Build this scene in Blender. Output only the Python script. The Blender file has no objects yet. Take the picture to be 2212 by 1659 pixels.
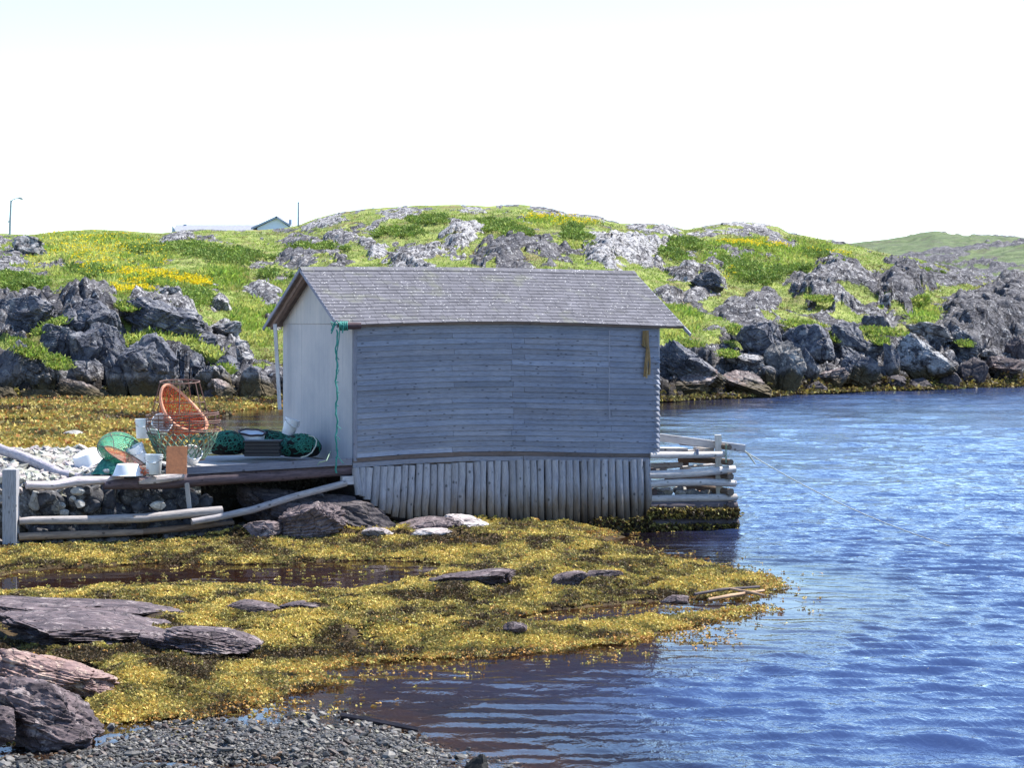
import bpy, bmesh, math, random
import numpy as np
from mathutils import Vector, Matrix

SC = bpy.context.scene
COL = SC.collection
R = math.radians
rng = np.random.default_rng(7)
random.seed(7)

# ------------------------------------------------------------------ survey
# The photograph was measured on a 2212 x 1659 sheet: eye 4 m above the water,
# focal length 5000 sheet units, horizon on row 698.  X right, Y away, Z up.
F, CX, HY, EYE = 5000.0, 1106.0, 698.0, 4.0


def P(px, py, Y):
    """The point seen at (px, py) that stands Y metres away."""
    return np.array([(px - CX) / F * Y, Y, EYE - (py - HY) / F * Y])


def G(px, py, z=0.0):
    """The point seen at (px, py) that lies z above the water."""
    return P(px, py, (EYE - z) * F / (py - HY))


TH = R(24.1)
CU, SU = math.cos(TH), math.sin(TH)
OX, OY = -2.87, 42.0


def U(a, b, z):
    """Shed coordinates: a along the front wall, b into the shed, z up."""
    return np.array([OX + CU * a - SU * b, OY + SU * a + CU * b, z])


def AB(X, Y):
    dx, dy = X - OX, Y - OY
    return dx * CU + dy * SU, -dx * SU + dy * CU


def WB(px, py, b):
    """(a, z) of the sheet point (px, py) on the upright plane b."""
    k = (px - CX) / F
    a = (k * (OY + CU * b) - OX + SU * b) / (CU - k * SU)
    Y = OY + SU * a + CU * b
    return a, EYE - (py - HY) / F * Y


def WP(px, py, b):
    a, z = WB(px, py, b)
    return U(a, b, z)


# ------------------------------------------------------------------ noise
def _h(ix, iy, iz, seed):
    n = (ix.astype(np.int64) * 374761393 + iy.astype(np.int64) * 668265263 + iz.astype(np.int64) * 2147483647 + seed * 1274126177) & 0xFFFFFFFF
    n = ((n ^ (n >> 13)) * 1274126177) & 0xFFFFFFFF
    n = ((n ^ (n >> 16)) * 2246822519) & 0xFFFFFFFF
    n = n ^ (n >> 15)
    return (n & 0xFFFFFF) / float(0xFFFFFF)


def vn(x, y, z=None, seed=0):
    """Value noise in -1..1."""
    x = np.asarray(x, float); y = np.asarray(y, float)
    ix, iy = np.floor(x), np.floor(y)
    fx, fy = x - ix, y - iy
    fx = fx * fx * fx * (fx * (fx * 6 - 15) + 10); fy = fy * fy * fy * (fy * (fy * 6 - 15) + 10)
    if z is None:
        o = np.zeros_like(ix)
        a = _h(ix, iy, o, seed) * (1 - fx) + _h(ix + 1, iy, o, seed) * fx
        b = _h(ix, iy + 1, o, seed) * (1 - fx) + _h(ix + 1, iy + 1, o, seed) * fx
        return (a * (1 - fy) + b * fy) * 2 - 1
    z = np.asarray(z, float); iz = np.floor(z); fz = z - iz
    fz = fz * fz * fz * (fz * (fz * 6 - 15) + 10)
    r = 0
    for dz in (0, 1):
        a = _h(ix, iy, iz + dz, seed) * (1 - fx) + _h(ix + 1, iy, iz + dz, seed) * fx
        b = _h(ix, iy + 1, iz + dz, seed) * (1 - fx) + _h(ix + 1, iy + 1, iz + dz, seed) * fx
        r = r + (a * (1 - fy) + b * fy) * (fz if dz else 1 - fz)
    return r * 2 - 1


def fbm(x, y, z=None, octv=4, seed=0, gain=0.5, ridge=False):
    s, amp, tot = 0, 1.0, 0.0
    c, sn = math.cos(0.6), math.sin(0.6)
    for o in range(octv):
        n = vn(x, y, z, seed + o * 17)
        if ridge:
            n = 1 - 2 * np.abs(n)
        s = s + n * amp; tot += amp; amp *= gain
        x, y = (x * c - y * sn) * 2.03 + 3.1, (x * sn + y * c) * 2.03 + 1.7
        if z is not None:
            z = z * 2.03 + 5.3
    return s / tot


def blocks(x, y, seed=0):
    """Cellular terraces: each cell is a tilted plane (angular bedrock blocks)."""
    ix, iy = np.floor(x), np.floor(y)
    best = np.full(x.shape, 1e9); sec = np.full(x.shape, 1e9); val = np.zeros(x.shape)
    for i in (-1, 0, 1):
        for j in (-1, 0, 1):
            cx, cy = ix + i, iy + j
            o = np.zeros_like(cx)
            qx = cx + _h(cx, cy, o, seed); qy = cy + _h(cx, cy, o, seed + 1)
            dx, dy = x - qx, y - qy
            d = dx * dx + dy * dy
            v = (_h(cx, cy, o, seed + 2) * 2 - 1) + dx * (_h(cx, cy, o, seed + 3) * 2 - 1) * 1.3 + dy * (_h(cx, cy, o, seed + 4) * 2 - 1) * 1.3
            m = d < best
            sec = np.where(m, best, np.minimum(sec, d))
            val = np.where(m, v, val); best = np.where(m, d, best)
    edge = np.clip((np.sqrt(sec) - np.sqrt(best)) * 6, 0, 1)
    return val, edge


def sst(e0, e1, x):
    t = np.clip((x - e0) / (e1 - e0), 0, 1)
    return t * t * (3 - 2 * t)


def sdf(poly, X, Y):
    """Signed distance (positive inside) to a polygon given as an (n, 2) array."""
    poly = np.asarray(poly, float)
    sh = X.shape; x = X.ravel(); y = Y.ravel()
    d = np.full(x.shape, 1e18); ins = np.zeros(x.shape, bool)
    n = len(poly)
    for i in range(n):
        ax, ay = poly[i]; bx, by = poly[(i + 1) % n]
        ex, ey = bx - ax, by - ay
        t = np.clip(((x - ax) * ex + (y - ay) * ey) / (ex * ex + ey * ey + 1e-12), 0, 1)
        d = np.minimum(d, (x - ax - t * ex) ** 2 + (y - ay - t * ey) ** 2)
        if abs(ey) > 1e-12:
            c = (ay > y) != (by > y)
            ins ^= c & (x < ex * (y - ay) / ey + ax)
    d = np.sqrt(d)
    return np.where(ins, d, -d).reshape(sh)


def gpoly(pts, z=0.0):
    return np.array([G(px, py, z)[:2] for px, py in pts])


# ------------------------------------------------------------------ meshes
class MB:
    """Collects vertices, faces, a grain coordinate and a tint per vertex."""

    def __init__(s):
        s.v, s.f, s.g, s.c = [], [], [], []

    def add(s, verts, faces, grain=None, tint=(1, 1, 1)):
        k = len(s.v)
        s.v += [tuple(map(float, p)) for p in verts]
        s.f += [tuple(i + k for i in f) for f in faces]
        s.g += [tuple(map(float, q)) for q in (grain if grain is not None else verts)]
        s.c += [tint] * len(verts)

    def tube(s, pts, rad, n=10, tint=(1, 1, 1), caps=True, wob=0.0, closed=False, seed=0):
        pts = [np.asarray(p, float) for p in pts]; m = len(pts)
        if not hasattr(rad, '__len__'):
            rad = [rad] * m
        up = np.array([0, 0, 1.0]); V = []; Gr = []; L = 0.0; prev = None
        for i in range(m):
            if closed:
                t = pts[(i + 1) % m] - pts[i - 1]
            else:
                t = pts[min(i + 1, m - 1)] - pts[max(i - 1, 0)]
            t = t / (np.linalg.norm(t) + 1e-9)
            if prev is None:
                q = up if abs(t[2]) < 0.9 else np.array([1.0, 0, 0])
                e1 = np.cross(t, q)
            else:
                e1 = prev - t * np.dot(prev, t)
            e1 /= np.linalg.norm(e1) + 1e-9; prev = e1
            e2 = np.cross(t, e1)
            if i:
                L += np.linalg.norm(pts[i] - pts[i - 1])
            for k in range(n):
                an = 2 * math.pi * k / n
                rr = rad[i]
                if wob:
                    rr *= 1 + wob * float(vn(np.array([k * 1.7 + seed * 9.1]), np.array([L * 2.3 + seed]))[0])
                V.append(pts[i] + (e1 * math.cos(an) + e2 * math.sin(an)) * rr)
                Gr.append((L + seed * 3.7, math.cos(an) * rr * 1.0 + seed, math.sin(an) * rr))
        Fc = []
        for i in range(m if closed else m - 1):
            for k in range(n):
                a, b = i * n + k, i * n + (k + 1) % n
                j = ((i + 1) % m) * n
                Fc.append((a, b, j + (k + 1) % n, j + k))
        if caps and not closed:
            Fc.append(tuple(range(n - 1, -1, -1)))
            Fc.append(tuple(range((m - 1) * n, m * n)))
        s.add(V, Fc, Gr, tint)

    def box(s, o, e1, e2, e3, tint=(1, 1, 1), seed=None):
        """A box from corner o along the three edge vectors; grain runs along e1."""
        o, e1, e2, e3 = (np.asarray(q, float) for q in (o, e1, e2, e3))
        V = []; Gr = []
        l = [np.linalg.norm(q) for q in (e1, e2, e3)]
        sd = random.random() * 40 if seed is None else seed
        for i in (0, 1):
            for j in (0, 1):
                for k in (0, 1):
                    V.append(o + e1 * i + e2 * j + e3 * k); Gr.append((l[0] * i + sd, l[1] * j + sd * .37, l[2] * k))
        fc = [(0, 1, 3, 2), (4, 6, 7, 5), (0, 4, 5, 1), (2, 3, 7, 6), (0, 2, 6, 4), (1, 5, 7, 3)]
        if np.dot(np.cross(e1, e2), e3) < 0:
            fc = [f[::-1] for f in fc]
        s.add(V, fc, Gr, tint)

    def beam(s, p, q, w, h, tint=(1, 1, 1), up=(0, 0, 1), wv=None):
        """A squared timber from p to q, w across and h high, centred."""
        p, q = np.asarray(p, float), np.asarray(q, float)
        t = q - p; tn = t / np.linalg.norm(t)
        e2 = np.cross(np.asarray(up, float), tn) if wv is None else np.asarray(wv, float)
        e2 /= np.linalg.norm(e2)
        e3 = np.cross(tn, e2)
        s.box(p - e2 * w / 2 - e3 * h / 2, t, e2 * w, e3 * h, tint)

    def lathe(s, prof, n=28, M=None, tint=(1, 1, 1), cap0=True, cap1=True):
        V = []
        for r, z in prof:
            for k in range(n):
                a = 2 * math.pi * k / n
                V.append((r * math.cos(a), r * math.sin(a), z))
        Fc = []
        for i in range(len(prof) - 1):
            for k in range(n):
                Fc.append((i * n + k, i * n + (k + 1) % n, (i + 1) * n + (k + 1) % n, (i + 1) * n + k))
        if cap0: Fc.append(tuple(range(n - 1, -1, -1)))
        if cap1: Fc.append(tuple(range((len(prof) - 1) * n, len(prof) * n)))
        if M is not None:
            V = [tuple(M @ Vector(q)) for q in V]
        s.add(V, Fc, None, tint)

    def build(s, name, mat, parent=None, smooth=False, bevel=0.0):
        me = bpy.data.meshes.new(name)
        me.from_pydata(s.v, [], s.f)
        at = me.attributes.new('grain', 'FLOAT_VECTOR', 'POINT')
        at.data.foreach_set('vector', np.array(s.g, np.float32).ravel())
        ca = me.color_attributes.new('tint', 'FLOAT_COLOR', 'POINT')
        c = np.ones((len(s.v), 4), np.float32); c[:, :3] = s.c
        ca.data.foreach_set('color', c.ravel())
        me.materials.append(mat)
        if smooth:
            me.polygons.foreach_set('use_smooth', [True] * len(me.polygons))
            try:
                me.set_sharp_from_angle(angle=R(50))
            except Exception:
                pass
        o = bpy.data.objects.new(name, me)
        COL.objects.link(o)
        if parent is not None:
            o.parent = parent
            if parent.type == 'EMPTY':
                o.matrix_parent_inverse = Matrix.Translation(-Vector(parent['base']))
        if bevel:
            b = o.modifiers.new('edge', 'BEVEL'); b.width = bevel; b.segments = 2; b.limit_method = 'ANGLE'
        return o


def big_mesh(name, V, Fq, mat, tint=None, smooth=True, attrs=None):
    """A mesh straight from numpy arrays (quads or triangles)."""
    V = np.ascontiguousarray(V, np.float32); Fq = np.ascontiguousarray(Fq, np.int32)
    k = Fq.shape[1]
    me = bpy.data.meshes.new(name)
    me.vertices.add(len(V)); me.vertices.foreach_set('co', V.ravel())
    me.loops.add(Fq.size); me.loops.foreach_set('vertex_index', Fq.ravel())
    me.polygons.add(len(Fq))
    me.polygons.foreach_set('loop_start', np.arange(0, Fq.size, k, dtype=np.int32))
    me.polygons.foreach_set('use_smooth', np.full(len(Fq), smooth))
    me.update(calc_edges=True)
    if tint is not None:
        ca = me.color_attributes.new('tint', 'FLOAT_COLOR', 'POINT')
        c = np.ones((len(V), 4), np.float32); c[:, :3] = tint
        ca.data.foreach_set('color', c.ravel())
    for n, a in (attrs or {}).items():
        at = me.attributes.new(n, 'FLOAT', 'POINT')
        at.data.foreach_set('value', np.asarray(a, np.float32).ravel())
    me.materials.append(mat)
    o = bpy.data.objects.new(name, me)
    COL.objects.link(o)
    return o


def grid_faces(nr, nc):
    i = np.arange(nr - 1)[:, None] * nc + np.arange(nc - 1)[None, :]
    i = i.ravel()
    return np.stack([i, i + 1, i + nc + 1, i + nc], 1)


def tag(o, label=None, cat=None, group=None, kind=None):
    if label: o['label'] = label
    if cat: o['category'] = cat
    if group: o['group'] = group
    if kind: o['kind'] = kind
    return o


def thing(name, label, cat, base, group=None):
    o = bpy.data.objects.new(name, None)
    o.empty_display_size = 0.2
    COL.objects.link(o)
    o.location = Vector([float(q) for q in base])
    o['base'] = [float(q) for q in base]
    return tag(o, label, cat, group)


# ------------------------------------------------------------------ materials
class NT:
    def __init__(s, name):
        s.m = bpy.data.materials.new(name); s.m.use_nodes = True
        s.t = s.m.node_tree; s.t.nodes.clear()
        s.out = s.t.nodes.new('ShaderNodeOutputMaterial')

    def n(s, typ, **kw):
        nd = s.t.nodes.new('ShaderNode' + typ)
        for k, v in kw.items():
            if k in nd.inputs.keys():
                nd.inputs[k].default_value = v
            else:
                setattr(nd, k, v)
        return nd

    def l(s, a, b):
        s.t.links.new(a, b)

    def pos(s, scale=(1, 1, 1), rot=(0, 0, 0), attr=None):
        if attr:
            src = s.n('Attribute', attribute_name=attr).outputs['Vector']
        else:
            src = s.n('NewGeometry').outputs['Position']
        mp = s.n('Mapping'); mp.inputs['Scale'].default_value = scale; mp.inputs['Rotation'].default_value = rot
        s.l(src, mp.inputs['Vector'])
        return mp.outputs['Vector']

    def noise(s, vec, scale, detail=4, rough=0.55, dist=0.0):
        nd = s.n('TexNoise', Scale=scale, Detail=detail, Roughness=rough, Distortion=dist)
        s.l(vec, nd.inputs['Vector'])
        return nd.outputs['Fac']

    def vor(s, vec, scale, feature='F1', rnd=1.0):
        nd = s.n('TexVoronoi', feature=feature, Scale=scale, Randomness=rnd)
        s.l(vec, nd.inputs['Vector'])
        return nd

    def ramp(s, fac, stops, interp='LINEAR'):
        nd = s.n('ValToRGB'); cr = nd.color_ramp; cr.interpolation = interp
        while len(cr.elements) < len(stops):
            cr.elements.new(0.5)
        for e, (p, c) in zip(cr.elements, stops):
            e.position = p
            e.color = (c, c, c, 1) if not hasattr(c, '__len__') else (*c, 1)
        s.l(fac, nd.inputs['Fac'])
        return nd.outputs['Color']

    def mix(s, fac, a, b, mode='MIX'):
        nd = s.n('Mix', data_type='RGBA', blend_type=mode)
        for si, v in ((0, fac), (6, a), (7, b)):
            sock = nd.inputs[si]
            if isinstance(v, bpy.types.NodeSocket):
                s.l(v, sock)
            elif hasattr(v, '__len__'):
                sock.default_value = (*v, 1)
            else:
                sock.default_value = v if si == 0 else (v, v, v, 1)
        return nd.outputs[2]

    def math(s, op, a, b=0.0, c=None):
        nd = s.n('Math', operation=op)
        for i, v in enumerate((a, b) if c is None else (a, b, c)):
            if isinstance(v, bpy.types.NodeSocket): s.l(v, nd.inputs[i])
            else: nd.inputs[i].default_value = v
        return nd.outputs[0]

    def bump(s, h, strength=0.5, dist=0.02, normal=None):
        nd = s.n('Bump', Strength=strength, Distance=dist)
        s.l(h, nd.inputs['Height'])
        if normal is not None: s.l(normal, nd.inputs['Normal'])
        return nd.outputs['Normal']

    def bsdf(s, col, rough=0.8, normal=None, spec=0.5, **kw):
        b = s.n('BsdfPrincipled')
        for k, v in (('Base Color', col), ('Roughness', rough), ('Specular IOR Level', spec)):
            if isinstance(v, bpy.types.NodeSocket): s.l(v, b.inputs[k])
            elif hasattr(v, '__len__'): b.inputs[k].default_value = (*v, 1)
            else: b.inputs[k].default_value = v
        for k, v in kw.items():
            b.inputs[k.replace('_', ' ')].default_value = v
        if normal is not None: s.l(normal, b.inputs['Normal'])
        s.l(b.outputs[0], s.out.inputs['Surface'])
        return b

    def tint(s):
        return s.n('Attribute', attribute_name='tint').outputs['Color']


def wood(name, c1, c2, grain=(0.7, 16, 16), rough=0.85, tide=None, knots=True, bumpd=0.006, blot=None, silver=0.0):
    """Weathered wood: streaks along the grain, checks, knots; optional tide stain."""
    t = NT(name)
    v = t.pos(grain, attr='grain')
    n1 = t.noise(v, 3.0, 5, 0.6)
    n2 = t.noise(v, 11.0, 3, 0.6)
    col = t.ramp(n1, [(0.3, c1), (0.7, c2)])
    col = t.mix(0.75, col, t.ramp(n2, [(0.28, 0.45), (0.5, 1.0), (0.75, 1.2)]), 'MULTIPLY')
    w = t.noise(t.pos((1, 1, 1)), 1.3, 4, 0.6)
    col = t.mix(0.6, col, t.ramp(w, [(0.3, (0.72, 0.72, 0.78)), (0.7, (1.15, 1.1, 1.05))]), 'MULTIPLY')
    if knots:
        k = t.vor(t.pos((3.0, 9, 3.0), attr='grain'), 1.6)
        kd = t.ramp(k.outputs['Distance'], [(0.10, 0.2), (0.17, 1.0)])
        col = t.mix(0.8, col, kd, 'MULTIPLY')
    col = t.mix(1.0, col, t.tint(), 'MULTIPLY')
    if tide:
        z = t.n('SeparateXYZ'); t.l(t.n('NewGeometry').outputs['Position'], z.inputs[0])
        h = t.math('ADD', z.outputs['Z'], t.math('MULTIPLY', t.math('SUBTRACT', t.noise(t.pos((6, 6, 1.5)), 1.6, 4), 0.5), tide[2]))
        f = t.ramp(t.math('DIVIDE', h, 2.0), [(tide[0] / 2, (0.10, 0.075, 0.045)), ((tide[0] * .6 + tide[1] * .4) / 2, (0.52, 0.40, 0.27)), (tide[1] / 2, (1, 1, 1))])
        col = t.mix(1.0, col, f, 'MULTIPLY')
    b = t.bump(t.math('ADD', n1, t.math('MULTIPLY', n2, 0.7)), 0.8, bumpd)
    t.bsdf(col, rough, b, 0.25)
    return t.m
# ------------------------------------------------------------------ material set
def rock_mat(name, c_dark, c_mid, c_lite, lich=0.5, lcol=(0.42, 0.41, 0.40), sc=1.0, tide=None, bd=0.03, strat=None, rust=0.0):
    t = NT(name)
    p = t.pos((1, 1, 1))
    q = t.pos(strat[0], strat[1]) if strat else p
    n1 = t.noise(q, 1.6 * sc, 8, 0.62, 0.4)
    n2 = t.noise(q, 7.0 * sc, 6, 0.65)
    col = t.ramp(n1, [(0.32, c_dark), (0.5, c_mid), (0.68, c_lite)])
    col = t.mix(0.7, col, t.ramp(n2, [(0.3, 0.5), (0.5, 1.0), (0.72, 1.35)]), 'MULTIPLY')
    cr = t.vor(t.pos((1, 1, 1.4)), 1.7 * sc, 'DISTANCE_TO_EDGE')
    wv = t.noise(p, 3.0 * sc, 5, 0.7)
    ce = t.math('ADD', cr.outputs['Distance'], t.math('MULTIPLY', t.math('SUBTRACT', wv, 0.5), 0.30))
    crack = t.ramp(ce, [(0.0, 0.28), (0.03, 1.0)])
    col = t.mix(0.7, col, crack, 'MULTIPLY')
    l1 = t.noise(p, 2.3 * sc, 9, 0.72)
    l2 = t.noise(p, 22.0 * sc, 3, 0.6)
    lm = t.ramp(t.math('ADD', l1, t.math('MULTIPLY', t.math('SUBTRACT', l2, 0.5), 0.25)), [(0.60 - 0.2 * lich, 0.0), (0.68 - 0.2 * lich, 1.0)])
    col = t.mix(t.math('MULTIPLY', lm, 0.9 if lich > 0 else 0.0), col, lcol)
    if rust:
        rm = t.ramp(t.noise(p, 1.1 * sc, 5, 0.6), [(0.58, 0.0), (0.68, rust)])
        col = t.mix(rm, col, (0.30, 0.16, 0.09))
    if tide:
        z = t.n('SeparateXYZ'); t.l(t.n('NewGeometry').outputs['Position'], z.inputs[0])
        h = t.math('ADD', z.outputs['Z'], t.math('MULTIPLY', t.math('SUBTRACT', t.noise(t.pos((1, 1, 0.6)), 0.9, 6, 0.65), 0.5), 1.6 * tide))
        f = t.ramp(t.math('DIVIDE', h, 3.0), [(tide * 0.16, (0.065, 0.048, 0.022)), (tide * 0.30, (0.045, 0.036, 0.022)), (tide * .40, (0.5, 0.45, 0.42))])
        fm = t.ramp(t.math('DIVIDE', h, 3.0), [(tide * 0.24, 1.0), (tide * .4, 0.0)])
        col = t.mix(fm, col, f)
    h = t.math('ADD', t.math('MULTIPLY', n1, 1.0), t.math('MULTIPLY', n2, 0.35))
    h = t.math('ADD', h, t.math('MULTIPLY', crack, 0.35))
    b = t.bump(h, 0.9, bd)
    t.bsdf(col, 0.82, b, 0.3)
    return t.m


def plain(name, col, rough=0.5, var=0.25, sc=9.0, bd=0.002, metal=0.0, spec=0.5, trans=0.0, sss=0.0):
    t = NT(name)
    n = t.noise(t.pos((1, 1, 1)), sc, 5, 0.65)
    c = t.mix(var, col, t.ramp(n, [(0.3, 0.35), (0.6, 1.15)]), 'MULTIPLY')
    c = t.mix(1.0, c, t.tint(), 'MULTIPLY')
    t.bsdf(c, rough, t.bump(n, 0.5, bd), spec, Metallic=metal, Transmission_Weight=trans)
    return t.m


def leaf_mat(name, rough=0.6, transl=0.35, spec=0.3):
    t = NT(name)
    c = t.tint()
    d = t.n('BsdfPrincipled'); t.l(c, d.inputs['Base Color']); d.inputs['Roughness'].default_value = rough
    d.inputs['Specular IOR Level'].default_value = spec
    tr = t.n('BsdfTranslucent'); t.l(c, tr.inputs['Color'])
    m = t.n('MixShader'); m.inputs[0].default_value = transl
    t.l(d.outputs[0], m.inputs[1]); t.l(tr.outputs[0], m.inputs[2]); t.l(m.outputs[0], t.out.inputs['Surface'])
    return t.m


def hill_mat(name='hillside_ground', k=(1, 1, 1)):
    """Bedrock, heath and grass on one terrain; the split is stored per vertex."""
    t = NT(name)
    p = t.pos((1, 1, 1))
    a = lambda nm: t.n('Attribute', attribute_name=nm).outputs['Fac']
    n1 = t.noise(p, 0.55, 8, 0.65, 0.3); n2 = t.noise(p, 2.6, 7, 0.68); n3 = t.noise(p, 9, 4, 0.7)
    # rock
    rk = t.ramp(n1, [(0.33, (0.03, 0.03, 0.038)), (0.5, (0.075, 0.073, 0.082)), (0.66, (0.135, 0.13, 0.135))])
    rk = t.mix(0.8, rk, t.ramp(n3, [(0.28, 0.4), (0.5, 1.0), (0.7, 1.4)]), 'MULTIPLY')
    st = t.vor(t.pos((0.9, 0.5, 1.6), (0.2, 0.5, 0.3)), 1.25, 'DISTANCE_TO_EDGE')
    ce = t.math('ADD', st.outputs['Distance'], t.math('MULTIPLY', t.math('SUBTRACT', n2, 0.5), 0.22))
    crack = t.ramp(ce, [(0.0, 0.2), (0.05, 1.0)])
    rk = t.mix(0.75, rk, crack, 'MULTIPLY')
    lm = t.ramp(t.math('ADD', t.math('ADD', n2, t.math('MULTIPLY', t.math('SUBTRACT', n3, 0.5), 0.5)), t.math('MULTIPLY', a('lichen'), 0.15)), [(0.60, 0.0), (0.67, 1.0)])
    rk = t.mix(t.math('MULTIPLY', lm, 0.8), rk, (0.36, 0.355, 0.36))
    # heath and grass
    gr = t.ramp(n1, [(0.35, (0.10, 0.130, 0.034)), (0.5, (0.175, 0.215, 0.05)), (0.66, (0.27, 0.30, 0.085))])
    gr = t.mix(0.75, gr, t.ramp(n3, [(0.3, 0.35), (0.52, 1.0), (0.72, 1.35)]), 'MULTIPLY')
    hb = t.ramp(t.noise(p, 0.42, 5, 0.6), [(0.53, 0.0), (0.64, 0.75)])
    gr = t.mix(hb, gr, (0.16, 0.125, 0.06))
    m = t.math('ADD', a('rock'), t.math('MULTIPLY', t.math('SUBTRACT', t.noise(p, 3.2, 6, 0.7), 0.5), 0.9))
    mk = t.ramp(m, [(0.46, 0.0), (0.54, 1.0)])
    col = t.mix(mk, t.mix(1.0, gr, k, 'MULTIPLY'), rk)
    # tide band
    z = t.n('SeparateXYZ'); t.l(t.n('NewGeometry').outputs['Position'], z.inputs[0])
    hh = t.math('ADD', z.outputs['Z'], t.math('MULTIPLY', t.math('SUBTRACT', n2, 0.5), 1.2))
    fm = t.ramp(t.math('DIVIDE', hh, 3.0), [(0.30, 1.0), (0.46, 0.0)])
    col = t.mix(fm, col, (0.022, 0.018, 0.016))
    h = t.math('ADD', t.math('MULTIPLY', n2, 1.0), t.math('MULTIPLY', n3, 0.4))
    h = t.math('ADD', h, t.math('MULTIPLY', crack, 0.5))
    t.bsdf(col, 0.88, t.bump(h, 0.9, 0.16), 0.2)
    return t.m


def shore_mat():
    t = NT('shore_ground')
    p = t.pos((1, 1, 1))
    n1 = t.noise(p, 2.2, 7, 0.65); n2 = t.noise(p, 26, 4, 0.7)
    v = t.vor(p, 21); v2 = t.vor(p, 9)
    gv = t.n('Attribute', attribute_name='gravel').outputs['Fac']
    weed = t.ramp(n1, [(0.35, (0.022, 0.014, 0.007)), (0.6, (0.050, 0.032, 0.012)), (0.75, (0.085, 0.058, 0.026))])
    peb = t.mix(0.6, t.ramp(v.outputs['Color'], [(0.2, (0.06, 0.062, 0.065)), (0.6, (0.13, 0.13, 0.13)), (0.9, (0.24, 0.23, 0.22))]), t.ramp(v.outputs['Distance'], [(0.0, 1.2), (0.75, 0.35)]), 'MULTIPLY')
    lg = t.n('Attribute', attribute_name='fill').outputs['Fac']
    peb = t.mix(lg, peb, t.mix(1.0, peb, 3.2, 'MULTIPLY'))
    col = t.mix(gv, weed, peb)
    h = t.math('ADD', t.math('MULTIPLY', n2, 0.4), t.math('MULTIPLY', v.outputs['Distance'], -0.8))
    t.bsdf(col, 0.8, t.bump(h, 0.9, 0.025), 0.15)
    return t.m


def water_mat():
    t = NT('sea_water')
    p = t.pos((1, 1, 1))
    w1 = t.noise(t.pos((1.0, 0.55, 1), (0, 0, 0.3)), 3.0, 4, 0.6, 0.4)
    w2 = t.noise(t.pos((1, 0.5, 1), (0, 0, -0.2)), 9.0, 3, 0.55)
    calm = t.n('Attribute', attribute_name='chop').outputs['Fac']
    h = t.math('MULTIPLY', t.math('ADD', t.math('MULTIPLY', w1, 1.0), t.math('MULTIPLY', w2, 0.35)), calm)
    nb = t.bump(h, 1.0, 0.08)
    tr = t.n('BsdfTransparent'); tr.inputs['Color'].default_value = (0.75, 0.58, 0.42, 1)
    df = t.n('BsdfDiffuse'); t.l(t.mix(t.ramp(calm, [(0.15, 0.0), (0.7, 1.0)]), (0.014, 0.011, 0.022), (0.020, 0.036, 0.098)), df.inputs['Color'])
    dep = t.n('Attribute', attribute_name='depth').outputs['Fac']
    body = t.n('MixShader'); t.l(dep, body.inputs[0]); t.l(tr.outputs[0], body.inputs[1]); t.l(df.outputs[0], body.inputs[2])
    gl = t.n('BsdfGlossy'); gl.inputs['Roughness'].default_value = 0.03; t.l(nb, gl.inputs['Normal'])
    fr = t.n('Fresnel', IOR=1.33); t.l(nb, fr.inputs['Normal'])
    m = t.n('MixShader'); t.l(fr.outputs[0], m.inputs[0]); t.l(body.outputs[0], m.inputs[1]); t.l(gl.outputs[0], m.inputs[2])
    t.l(m.outputs[0], t.out.inputs['Surface'])
    return t.m


def shingle_mat():
    t = NT('asphalt_shingle')
    p = t.pos((1, 1, 1))
    n = t.noise(p, 140, 2, 0.6); n2 = t.noise(p, 3.0, 6, 0.65)
    c = t.ramp(n, [(0.3, (0.065, 0.065, 0.078)), (0.5, (0.102, 0.101, 0.116)), (0.7, (0.155, 0.153, 0.17))])
    c = t.mix(0.6, c, t.ramp(n2, [(0.35, 0.7), (0.65, 1.2)]), 'MULTIPLY')
    g = t.ramp(t.noise(p, 1.7, 4, 0.6), [(0.55, 0.0), (0.7, 0.35)])
    c = t.mix(g, c, (0.16, 0.17, 0.10))
    l = t.vor(p, 15.0); ld = t.math('ADD', l.outputs['Distance'], t.math('MULTIPLY', t.noise(p, 60, 2), 0.3))
    sel = t.ramp(l.outputs['Color'], [(0.40, 0.0), (0.45, 1.0)], 'CONSTANT')
    lm = t.math('MULTIPLY', t.ramp(ld, [(0.27, 1.0), (0.34, 0.0)]), sel)
    c = t.mix(t.math('MULTIPLY', lm, 0.85), c, (0.55, 0.54, 0.53))
    c = t.mix(1.0, c, t.tint(), 'MULTIPLY')
    t.bsdf(c, 0.9, t.bump(n, 0.6, 0.004), 0.2)
    return t.m


def ply_mat():
    """Grey weathered plywood and tar paper on the gable: vertical drips and joints."""
    t = NT('gable_board')
    z = t.pos((5, 5, 0.28))
    n = t.noise(z, 3.0, 5, 0.6); n2 = t.noise(t.pos((1, 1, 1)), 1.1, 5, 0.6); n3 = t.noise(t.pos((30, 30, 3)), 2.0, 3)
    c = t.ramp(n, [(0.25, (0.33, 0.345, 0.365)), (0.5, (0.385, 0.39, 0.40)), (0.75, (0.43, 0.425, 0.42))])
    c = t.mix(0.5, c, t.ramp(n2, [(0.35, (0.75, 0.78, 0.85)), (0.65, (1.15, 1.1, 1.08))]), 'MULTIPLY')
    c = t.mix(0.15, c, t.ramp(n3, [(0.3, 0.6), (0.6, 1.1)]), 'MULTIPLY')
    c = t.mix(1.0, c, t.tint(), 'MULTIPLY')
    t.bsdf(c, 0.85, t.bump(n3, 0.4, 0.003), 0.25)
    return t.m


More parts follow.
